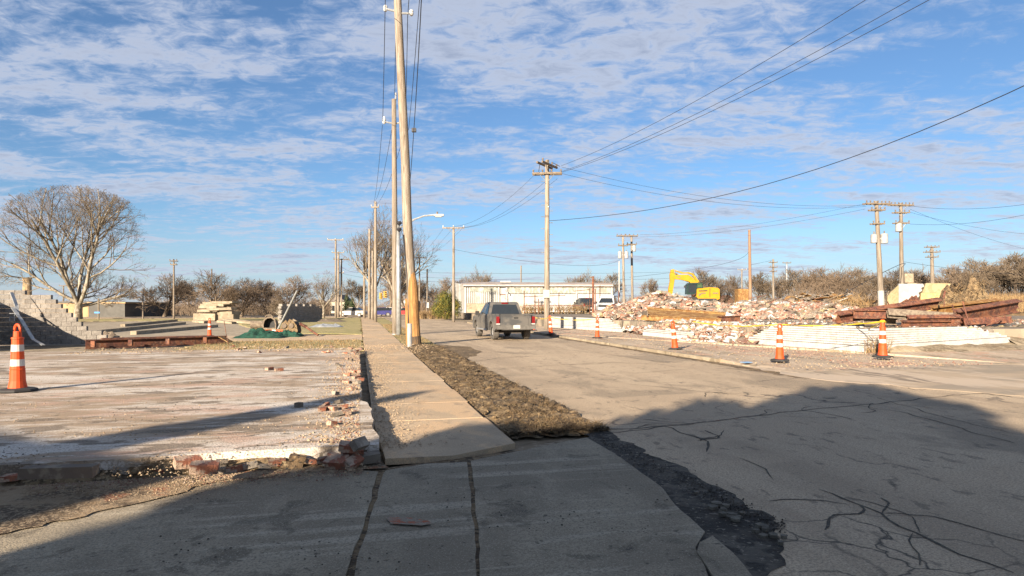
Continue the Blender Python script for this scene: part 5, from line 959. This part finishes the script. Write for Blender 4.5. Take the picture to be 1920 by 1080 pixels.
# ---------------------------------------------------------------- steel beams
def ibeam(root, a, b, h, wd, mat, roll=0.0, nm='beam', tw=.025):
    a, b = V(a), V(b); d = b-a; L = d.length; M3 = d.to_track_quat('X', 'Z').to_matrix() @ Matrix.Rotation(roll, 3, 'X'); mb = MB(); c = (a+b)/2
    mb.box(c+M3 @ V((0, 0, h/2)), (L, wd, tw*1.5), M3); mb.box(c-M3 @ V((0, 0, h/2)), (L, wd, tw*1.5), M3); mb.box(c, (L-.006, tw, h-tw*1.52), M3); return mb.build(nm, mat, root)
rb = thing('steel_beam', 'long rusty steel beam lying behind the slab on the left', 'beam', G(290, 652)); ibeam(rb, P(160, 646, 25.5), P(424, 637, 29.2), .34, .26, m_rust)
for k in range(4): mb = MB(); q = P(175+k*70, 645-k*2.5, 25.4+k*.9); mb.box(q, (.16, .10, .24)); mb.build('cleat', m_rust, rb)
mb = MB(); mb.box(P(423, 636, 28.8), (.5, .5, .03), Matrix.Rotation(.5, 3, 'Y')); mb.build('torn_flange', m_rustp, rb)
st2 = thing('steel_beam', 'second rusty beam lying flat behind the long rusty beam', 'beam', G(300, 640)); ibeam(st2, P(190, 639, 28.2), P(400, 633, 31.5), .2, .3, m_rust)
ob = thing('steel_beam', 'ochre painted plate girder lying before the brick pile', 'beam', P(1300, 600, 38)); mb = MB()
q = [P(1203, 595, 38.6), P(1216, 579, 41), P(1360, 590, 40), P(1352, 600, 38)]; mb.add(q+[p-V((0, 0, .1)) for p in q], [(0, 3, 2, 1), (4, 5, 6, 7), (0, 1, 5, 4), (1, 2, 6, 5), (2, 3, 7, 6), (3, 0, 4, 7)]); mb.build('web', m_rustp, ob)
ibeam(ob, P(1202, 595.5, 38.4), P(1352, 602, 37.8), .26, .16, m_rustp, nm='flange'); ibeam(ob, P(1214, 579.5, 41.2), P(1360, 589, 40.2), .2, .16, m_rustp, nm='flange'); ibeam(ob, P(1346, 599, 38.2), P(1388, 598, 38.4), .36, .3, m_rust, nm='torn_end')
mb = MB(); mb.box(P(1209, 588, 39.6), (.06, 2.9, .3), Matrix.Rotation(-.1, 3, 'Z')); mb.build('end_plate', m_dwood, ob)
hs = thing('steel_heap', 'tangled heap of dark red steel girders behind the white wall corner', 'steel heap', P(1740, 610, 28.5))
for a, b, h_, w_, mt, rl in (((1568, 596, 29), (1760, 568, 31), .42, .3, m_rust, .5), ((1572, 592, 30), (1755, 572, 32), .34, .3, m_rust, .2), ((1600, 589, 28.6), (1700, 590, 28.4), .34, .28, m_rust, 0), ((1664, 587, 28.0), (1790, 596, 27.4), .2, .36, m_dwood, .9), ((1700, 601, 27.6), (1800, 600, 27.2), .36, .3, m_rust, .4), ((1745, 583, 29.5), (1872, 568, 30.5), .36, .3, m_rustp, .3),
                              ((1788, 594, 28.2), (1908, 573, 30.5), .55, .34, m_rust, .35), ((1800, 588, 29.5), (1900, 576, 31), .4, .3, m_rust, 1.1), ((1690, 607, 27.4), (1780, 606, 27.3), .22, .3, m_rust, .2), ((1800, 604, 28.5), (1890, 600, 29.5), .32, .3, m_rust, 1.4), ((1690, 575, 31), (1712, 562, 31.5), .5, .3, m_rust, 1.2), ((1712, 562, 31.5), (1728, 575, 31), .5, .3, m_rust, 1.2), ((1620, 603, 28.8), (1680, 602, 28.6), .24, .26, m_dwood, .3)):
    ibeam(hs, P(*a), P(*b), h_, w_, mt, rl, 'girder')
for pts in ([(1770, 575, 28), (1772, 545, 28), (1768, 560, 27.8)], [(1805, 565, 28), (1812, 590, 27.6), (1818, 606, 27.4)], [(1786, 572, 28), (1789, 588, 27.4), (1782, 600, 27.2)], [(1664, 566, 31), (1668, 575, 30.5), (1680, 570, 30)], [(1885, 592, 28.4), (1870, 604, 28), (1850, 610, 27.6)]):
    mb = MB(); mb.tube([P(*p) for p in pts], .03, 5); mb.build('bent_rod', m_rust, hs)
crumple('tarpaulin_mound', 'brown earth and root mound rising behind the steel heap', 'mound', P(1803, 596, 40), 4.6, 3.5, 3.0, m_verge, 8, 18); bpy.data.objects['tarpaulin_mound'].name = 'earth_mound'; bpy.data.objects['earth_mound'].location.z = LZ-.05
mb = MB()
for i in range(500):
    c = P(1803+rnd(-55, 55), 590, 39+rnd(-1, 1.5)); e = max(.1, 1-((c.x-28.1)/2.4)**2); c.z = LZ+rnd(.1, 2.4)*e; mb.tube([c, c+V((rnd(-.4, .4), rnd(-.3, .3), rnd(-.1, .5)))], [.012, .004], 3, cap=False)
tag(mb.build('root_tangle', m_straw), 'tangle of dry roots and stems on the brown earth mound', 'brush', kind='stuff')
# ---------------------------------------------------------------- things lying on the left
ss = thing('slab_stack', 'stack of broken concrete floor slabs beyond the small cone', 'slab stack', G(402, 600))
for i, (x0, x1, y, th) in enumerate(((368, 408, 599, .8), (402, 436, 599, .75), (370, 410, 590, .35), (408, 435, 588, .35), (374, 414, 583, .3), (392, 436, 580, .3), (378, 412, 576.5, .3), (376, 420, 572.5, .25), (380, 432, 569, .28), (398, 437, 566.8, .22))):
    a, b = P(x0, y, 74), P(x1, y, 74); mb = MB(); mb.box(((a.x+b.x)/2, 75+rnd(-.6, .6), a.z+th/2-.1), (b.x-a.x, 2.6+rnd(-.4, .6), th), Matrix.Rotation(rnd(-.15, .15), 3, 'Z') @ Matrix.Rotation(rnd(-.04, .04), 3, 'Y'), .05); mb.build('slab', m_pale, ss)
for i, (x, y, l) in enumerate(((445, 604, 2.6), (456, 603, 2.2), (425, 605, 1.6), (470, 606, 1.2), (375, 604, 1.2))):
    mb = MB(); c = G(x, y+2); mb.box(c+V((0, 0, .16)), (l, .9, .22), Matrix.Rotation(rnd(-.3, .3), 3, 'Z') @ Matrix.Rotation(.1, 3, 'Y'), .08); tag(mb.build('concrete_slab', m_pale, org=c), 'fallen concrete slab piece near the slab stack, %s' % ('long and pale', 'leaning on the next piece', 'close under the stack', 'rightmost and small', 'at the left foot')[i], 'concrete slab', 'loose slab pieces')
# excavator bucket lying open towards the viewer
bk = thing('digger_bucket', 'dark worn excavator bucket lying open on the ground, left of the jaw', 'bucket', G(505, 617)); c = G(505, 617)
mb = MB(); prof = [(-.5, 0), (-.52, .35), (-.42, .72), (-.2, .92), (.15, .95), (.42, .75), (.5, .35), (.48, 0)]; inn = [(x*.84, max(.09, z*.86)) for x, z in prof]
q = [c+V((x, 0, z)) for x, z in prof]+[c+V((x, 0, z)) for x, z in inn]+[c+V((x*.8, .8, z*.8)) for x, z in prof]; n = 8
mb.add(q, [(i, (i+1) % n, n+(i+1) % n, n+i) for i in range(n)]+[(i, 2*n+i, 2*n+(i+1) % n, (i+1) % n) for i in range(n)]); mb.build('shell', m_dwood, bk)
mb = MB(); mb.add([c+V((x, .5, z)) for x, z in inn], [tuple(range(n))]); mb.add([c+V((x, 0, z)) for x, z in inn]+[c+V((x, .5, z)) for x, z in inn], [(i, n+i, n+(i+1) % n, (i+1) % n) for i in range(n)]); mb.build('inside', m_rubber, bk)
mb = MB(); mb.tube([c+V((-.3, -.03, .85)), c+V((-.2, -.05, 1.02)), c+V((.15, -.05, 1.05)), c+V((.3, -.03, .85))], .05, 6); mb.build('lip', m_dwood, bk)
dr = thing('steel_drum', 'brown steel roller lying beside the open bucket', 'roller', G(482, 616)); mb = MB(); c = G(482, 616); mb.tube([c+V((-.45, 0, .3)), c+V((.45, .1, .3))], .3, 14); mb.build('drum', m_dwood, dr); mb = MB(); mb.tube([c+V((-.5, -.01, .3)), c+V((-.44, 0, .3))], .16, 10); mb.build('hub', m_dwood, dr)
jw = thing('crusher_jaw', 'worn steel crusher jaw attachment with two pivot bosses', 'crusher jaw', G(550, 630)); c = G(550, 630)
fx = lambda x, z, y: c+V((x, y, z))
for y0, y1 in ((-.35, -.28), (.25, .32)):
    mb = MB(); mb.prism([(-.62, .42), (-.5, .75), (-.3, .92), (-.22, .8), (-.1, .98), (.12, .86), (.3, .62), (.36, .3), (.28, .02), (.1, .0), (-.02, .28), (-.3, .38)], y0, y1, fx); pl = mb.build('side_plate', m_dwood if y0 > 0 else m_verge, jw)
    if y0 < 0:
        for bx in (-.38, .02): mb = MB(); mb.tube([c+V((bx, -.42, .6)), c+V((bx, -.36, .6))], .14, 12); mb.build('pivot_boss', m_dwood, pl)
mb = MB(); mb.prism([(.1, 0), (.36, .28), (.32, .62), (.14, .84), (.2, .4)], -.28, .25, fx); mb.build('jaw_tooth', m_rubber, jw)
mb = MB(); mb.tube([c+V((.35, 0, .7)), c+V((.7, .2, .5))], .09, 8); mb.tube([c+V((.6, .15, .55)), c+V((1.5, -.3, .06))], .06, 6); mb.build('ram', m_rust, jw)
crumple('netting', 'dark green debris netting heaped beside the crusher jaw, larger fold', 'netting', G(490, 633), 2.7, 1.6, .62, m_green, 12, 16); crumple('netting', 'dark green debris netting lying against the crusher jaw, smaller fold', 'netting', G(540, 631), 1.7, 1.2, .6, m_green, 25, 14)
mb = MB(); c = G(507, 623); mb.tube([c+V((-.3, 0, .08)), c+V((.8, .05, .07))], .09, 10); dn = mb.build('fallen_cone', m_orange, org=c); tag(dn, 'orange cone lying on its side behind the green netting', 'traffic cone'); mb = MB(); mb.tube([c+V((.1, .015, .08)), c+V((.35, .025, .075))], .094, 10); mb.build('reflective_band', m_cwhite, dn)
crumple('sheet_metal', 'crumpled white metal sheets on the grass beside the lone wall', 'sheet metal', G(612, 613), 2.6, 1.7, .4, m_galv, 41, 14); crumple('sheet_metal', 'dark torn roofing felt in the shadow of the lone wall', 'sheet debris', G(612, 603), 4, 4, .5, m_dwood, 44, 12); crumple('torn_felt', 'dark torn felt at the foot of the stepped block wall', 'sheet debris', G(195, 636), 1.9, 1.0, .5, m_dwood, 47, 12)
mb = MB(); b_ = G(429, 649); mb.tube([b_, b_+V((-.12, 0, .55)), b_+V((-.2, 0, 1.05))], .014, 5); tag(mb.build('steel_rod', m_rust, org=b_), 'thin steel rod sticking up by the end of the rusty beam', 'rod')
# ---------------------------------------------------------------- loose bricks and grit
sheet('spoil_strip', [G(-250, 935), G(0, 905), G(240, 893), G(420, 880), G(560, 873), G(700, 866), G(722, 880), G(560, 892), G(420, 905), G(300, 935), G(150, 975), G(0, 1010), G(-250, 1080)], .0265, surf('sandy_spoil', (.20, .135, .075), [((.30, .215, .13), (3, 3, 3), .46, .6, .9), ((.075, .052, .032), (1.6, 1.6, 1.6), .48, .62, .9), ((.26, .10, .05), (1.4, 1.4, 1.4), .58, .68, .8), ((.33, .25, .16), (30, 30, 30), .52, .64, .8)], bump=1.0, bscale=40), jit=.12, step=.07)
t_ = MB(); t_.box((0, 0, 0), (.215, .10, .065), jit=.06); bm1 = bpy.data.meshes.new('brick'); bm1.from_pydata(t_.v, [], t_.f); bm1.materials.append(m_brick); bm2 = bpy.data.meshes.new('brick'); bm2.from_pydata(t_.v, [], t_.f); bm2.materials.append(m_greyc); bm3 = bpy.data.meshes.new('brick'); bm3.from_pydata(t_.v, [], t_.f); bm3.materials.append(m_verge)
def loose(p, rot, label, me=bm1, sc=(1, 1, 1), group='bricks lying loose on the slab'): o = inst('brick', me, p, rot, sc); return tag(o, label, 'brick', group)
slope('soil_bank', [p+V((0, -.14, 0)) for p in (G(-600, 935), G(-200, 925), G(0, 912), G(240, 898), G(420, 884), G(560, 876), G(690, 868))], [p+V((0, .10, 0)) for p in (G(-600, 935), G(-200, 925), G(0, 912), G(240, 898), G(420, 884), G(560, 876), G(690, 868))], .02, SL-.015, m_verge)
# broken slab corner: bricks still bedded in the edge
edge = thing('broken_brick_edge', 'broken brick footing along the near edge and corner of the slab', 'brick footing', G(660, 868))
ep = [G(0, 914), G(240, 900), G(420, 888), G(560, 880), G(650, 876), G(704, 862)]
for a, b in zip(ep[:-1], ep[1:]):
    L = (b-a).length; x = 0; d = (b-a).normalized()
    while x < L:
        if random.random() < .9: k = rnd(.5, 1.1); inst('brick', bm1 if random.random() < (.55 if b.x > -2.9 else .12) else random.choice((bm2, bm3, bm3)), a+d*x+V((rnd(-.02, .02), rnd(-.05, .05), rnd(.03, .15))), (rnd(-.25, .25), rnd(-.25, .25), math.atan2(d.y, d.x)+rnd(-.3, .3)), (k, k*1.2, k*1.1), edge)
        x += .13
for i, (px, py, z, rz, tl, kk) in enumerate(((384, 876, .22, .3, .15, 1.15), (655, 838, .25, .2, .3, 1.0), (674, 832, .28, 1.2, .9, 1.0), (660, 850, .16, .5, .2, 1.05), (662, 866, .10, 1.1, .6, 1.0), (632, 866, .10, -.4, .5, 1.2), (690, 858, .10, .3, .1, 1.2), (352, 866, .24, .7, .2, 1.1))):
    loose(G(px, py, z), (tl, rnd(-.2, .2), rz), ('long red brick lump lying on the near slab edge', 'red brick lying flat at the slab corner, upper left', 'brick stood on end at the slab corner', 'red brick set in the slab corner face', 'red brick tipped forward at the foot of the slab corner', 'red brick tilted left of the slab corner foot', 'pale mortar block at the slab corner', 'dark red lump on the slab edge left of the long lump')[i], bm2 if i in (6, 2) else bm1, (kk, kk*1.1, kk*1.2))
mb = MB(); mb.box((0, 0, 0), (.62, .14, .1), jit=.1); o = mb.build('timber_block', m_dwood); o.location = G(112, 884, SL+.05); o.rotation_euler = (0, 0, .12); tag(o, 'dark grey block of timber lying on the left slab edge', 'timber')
for i in range(46):     # bricks strewn along the slab's right-hand rim and its far rim
    if i < 30: s_ = 7.6+16*random.random()**1.1; p = R(s_, rnd(-.55, .05), SL+.03); lb = 'loose brick on the slab rim beside the sidewalk'; g_ = 'bricks along the slab rim'
    else: p = G(rnd(430, 680), rnd(648, 662), SL+.03); lb = 'loose brick near the far edge of the slab'; g_ = 'bricks at the far slab edge'
    loose(p, (rnd(-.3, .3), rnd(-.3, .3), rnd(0, 3.1)), lb, bm1 if random.random() < .7 else bm2, (rnd(.5, 1.05), rnd(.6, 1), rnd(.7, 1)), g_)
for i, (px, py, lb) in enumerate(((505, 691, 'left one of two red bricks lying out on the slab'), (523, 693, 'right one of two red bricks lying out on the slab'), (560, 759, 'small white stone alone on the slab'))): loose(G(px, py, SL+.035), (0, 0, rnd(0, 3)), lb, bm1 if i < 2 else bm2, (.9, 1, 1) if i < 2 else (.5, .9, 1.1))
mb_p = {k: MB() for k in 'gpd'}
def pebbles(kind, n, f, s0, s1):
    b = mb_p[kind]
    for i in range(n):
        p = f()
        if p is None: continue
        s_ = s0+(s1-s0)*random.random()**3; o = len(b.v); q = [V((rnd(.6, 1)*x*s_, rnd(.6, 1)*y*s_, rnd(.4, .9)*z*s_)) for x, y, z in ((1, 0, 0), (-1, 0, 0), (0, 1, 0), (0, -1, 0), (0, 0, 1))]; a = rnd(0, 6.28); ca, sa = math.cos(a), math.sin(a)
        b.add([p+V((k.x*ca-k.y*sa, k.x*sa+k.y*ca, k.z)) for k in q], [(0, 2, 4), (2, 1, 4), (1, 3, 4), (3, 0, 4)])
def clump(p, k=1.2, lo=-.05): return p if noise.noise(V((p.x, p.y, 0))*k) > lo else None
pebbles('g', 5200, lambda: R(7.5+15*random.random()**1.3, .2+abs(random.gauss(0, .38)), .062), .004, .022)      # grit on the sidewalk
pebbles('g', 4200, lambda: R(7.2+16.5*random.random()**1.2, -abs(random.gauss(0, .35)), SL), .005, .035)
pebbles('p', 1600, lambda: R(7.2+14*random.random()**1.2, -abs(random.gauss(0, .3)), SL), .006, .035)
pebbles('g', 2600, lambda: R(rnd(22.5, 25.4), rnd(-9, 2.6), .04 if random.random() < .5 else SL), .015, .06)
pebbles('p', 800, lambda: R(rnd(23, 25.6), rnd(-16, 1), .03), .02, .09)
pebbles('g', 3600, lambda: clump(G(rnd(0, 690), 655+240*random.random()**.6, SL), 1.1, .05), .004, .022)
pebbles('d', 2200, lambda: clump(G(rnd(0, 690), 700+190*random.random(), SL), .7, .15), .004, .02)
pebbles('g', 6500, lambda: (lambda e, v: G(40+640*e, 903-26*e+v*(10+34*(1-e)), .027))(random.random(), abs(random.gauss(0, .5))), .003, .014)   # crumbs below the slab edge
pebbles('p', 1300, lambda: (lambda e, v: G(60+620*e, 905-26*e+v*20, .027))(random.random(), abs(random.gauss(0, .4))), .004, .02)
pebbles('d', 1500, lambda: (lambda e, v: G(1105+370*e, 815+180*e+v, .006))(random.random(), random.gauss(0, 9)), .004, .016)
pebbles('d', 900, lambda: clump(G(rnd(300, 1300), rnd(880, 1079), .026), 1.5, .15), .004, .016)
pebbles('g', 3200, lambda: R(14+40*random.random()**1.4, rnd(10.7, 16), .102), .008, .05)
pebbles('p', 1500, lambda: R(14+30*random.random()**1.2, rnd(13.2, 17), .102), .012, .07)
for k, mt, lb in (('g', m_grit, 'pale grit and crumbled mortar strewn over slab and sidewalk'), ('p', m_pinkb, 'red brick crumbs strewn along the slab edges'), ('d', m_soil, 'dark crumbs of soil and asphalt on the apron and gutter')): tag(mb_p[k].build('grit', mt), lb, 'grit', kind='stuff')
m_flake = surf('asphalt_flake', (.15, .13, .10), [((.09, .078, .06), (7, 7, 7), .45, .62, .9)], bump=.6, bscale=40)
for i in range(22):       # flakes of broken asphalt in the gutter
    e = random.random(); c = G(1290+190*e, 915+105*e+rnd(-8, 14), .008+.0011*i); mb = MB(); n = random.choice((5, 6, 7)); r_ = rnd(.02, .06); pr = [(r_*rnd(.6, 1)*math.cos(6.283*k/n), r_*rnd(.6, 1)*math.sin(6.283*k/n)) for k in range(n)]; mb.prism(pr, -.012, .012, lambda x, y, z: c+V((x, y, z))); mb.build('asphalt_flake', m_flake, gut)
mb = MB(); q = G(1399, 679, .105); mb.box(q, (.28, .2, .012), Matrix.Rotation(.4, 3, 'Z')); tag(mb.build('blue_scrap', flat('scrap_blue', (.12, .3, .55), .5), org=q), 'small blue scrap lying on the right-hand kerb', 'litter')
# weeds by the white wall corner
mb = MB(); c0 = C0+V((.2, -.5, .1))
for i in range(90): a = rnd(0, 6.28); p = c0+V((rnd(-.5, .4), rnd(-.15, .15), 0)); q = p+V((math.cos(a)*.15, math.sin(a)*.1, rnd(.2, .55))); mb.tube([p, q, q+V((rnd(-.15, .15), 0, rnd(0, .15)))], [.006, .005, .003], 3, cap=False)
tag(mb.build('dead_weed', m_straw, org=c0), 'tuft of dead weeds at the white wall corner behind the taped cone', 'weeds')
# ---------------------------------------------------------------- what stands behind the viewer and shades the foreground
TE = math.tan(SUN_EL); dS = V((math.sin(SUN_AZ+math.pi), math.cos(SUN_AZ+math.pi), 0)); eS = V((dS.y, -dS.x, 0))
def AB(a, b, z): q = eS*a+dS*b; q.z = z; return q
BB = -12.0
prof = [(-4.7, 4.5), (-4.3, 8.0), (-2.9, 8.6), (-2.4, 9.9), (-2.05, 12.5), (-1.3, 11), (-.6, 13.4), (.1, 15.2), (.65, 16.4), (1.2, 14.9), (1.8, 14.0), (2.0, 11), (2.3, 9)]
hd = thing('evergreen_tree', 'broad evergreen tree standing behind the viewer', 'tree', AB(-1, BB, 0)); mb = MB()
a = -4.65
while a < 2.35:
    zt = (lut(prof, a)-BB)*TE
    z = .6
    while z < zt-.25: leafy(mb, AB(a+rnd(-.1, .1), BB+rnd(-.5, .5), z), .45, .6, .4, 95, .46, 0); z += .4
    leafy(mb, AB(a, BB, zt-.3), .28, .5, .3, 60, .26, 0); a += .28
mb.build('crown', m_leafd, hd); mb = MB(); mb.tube([AB(-1, BB, -.1), AB(-1, BB, 6)], [.35, .15], 8); mb.build('trunk', m_bark_d, hd)
hd = thing('conifer', 'pointed conifer standing behind the viewer to the left', 'tree', AB(-7.2, BB, 0)); mb = MB()
pk = (10.4-BB)*TE
for k in range(26):
    z = .4+(pk-.4)*k/26; e = 1-k/26; leafy(mb, AB(-7.05-.5*e, BB, z), 1.6*e+.12, .8*e+.1, .3, 210, .38, 0)
mb.build('crown', m_leafd, hd); mb = MB(); mb.tube([AB(-7.2, BB, -.1), AB(-7.2, BB, 6)], [.25, .08], 8); mb.build('trunk', m_bark_d, hd)
hh = (4.3-BB+2.5)*TE; hb_ = thing('shade_block', 'added brick block behind the viewer, shading the lower left foreground', 'building', AB(-9.4, BB-4.5, 0)); rz_ = Matrix.Rotation(math.atan2(eS.y, eS.x), 3, 'Z'); mb = MB(); mb.box(AB(-9.35, BB-4.5, hh/2-.1), (7.2, 4, hh), rz_); mb.build('wall', m_brick, hb_); mb = MB(); mb.box(AB(-9.35, BB-4.5, hh), (7.3, 4.2, .2), rz_); mb.build('roof', m_dgrey, hb_)  # unseen block added behind the viewer, sized to shade the lower left
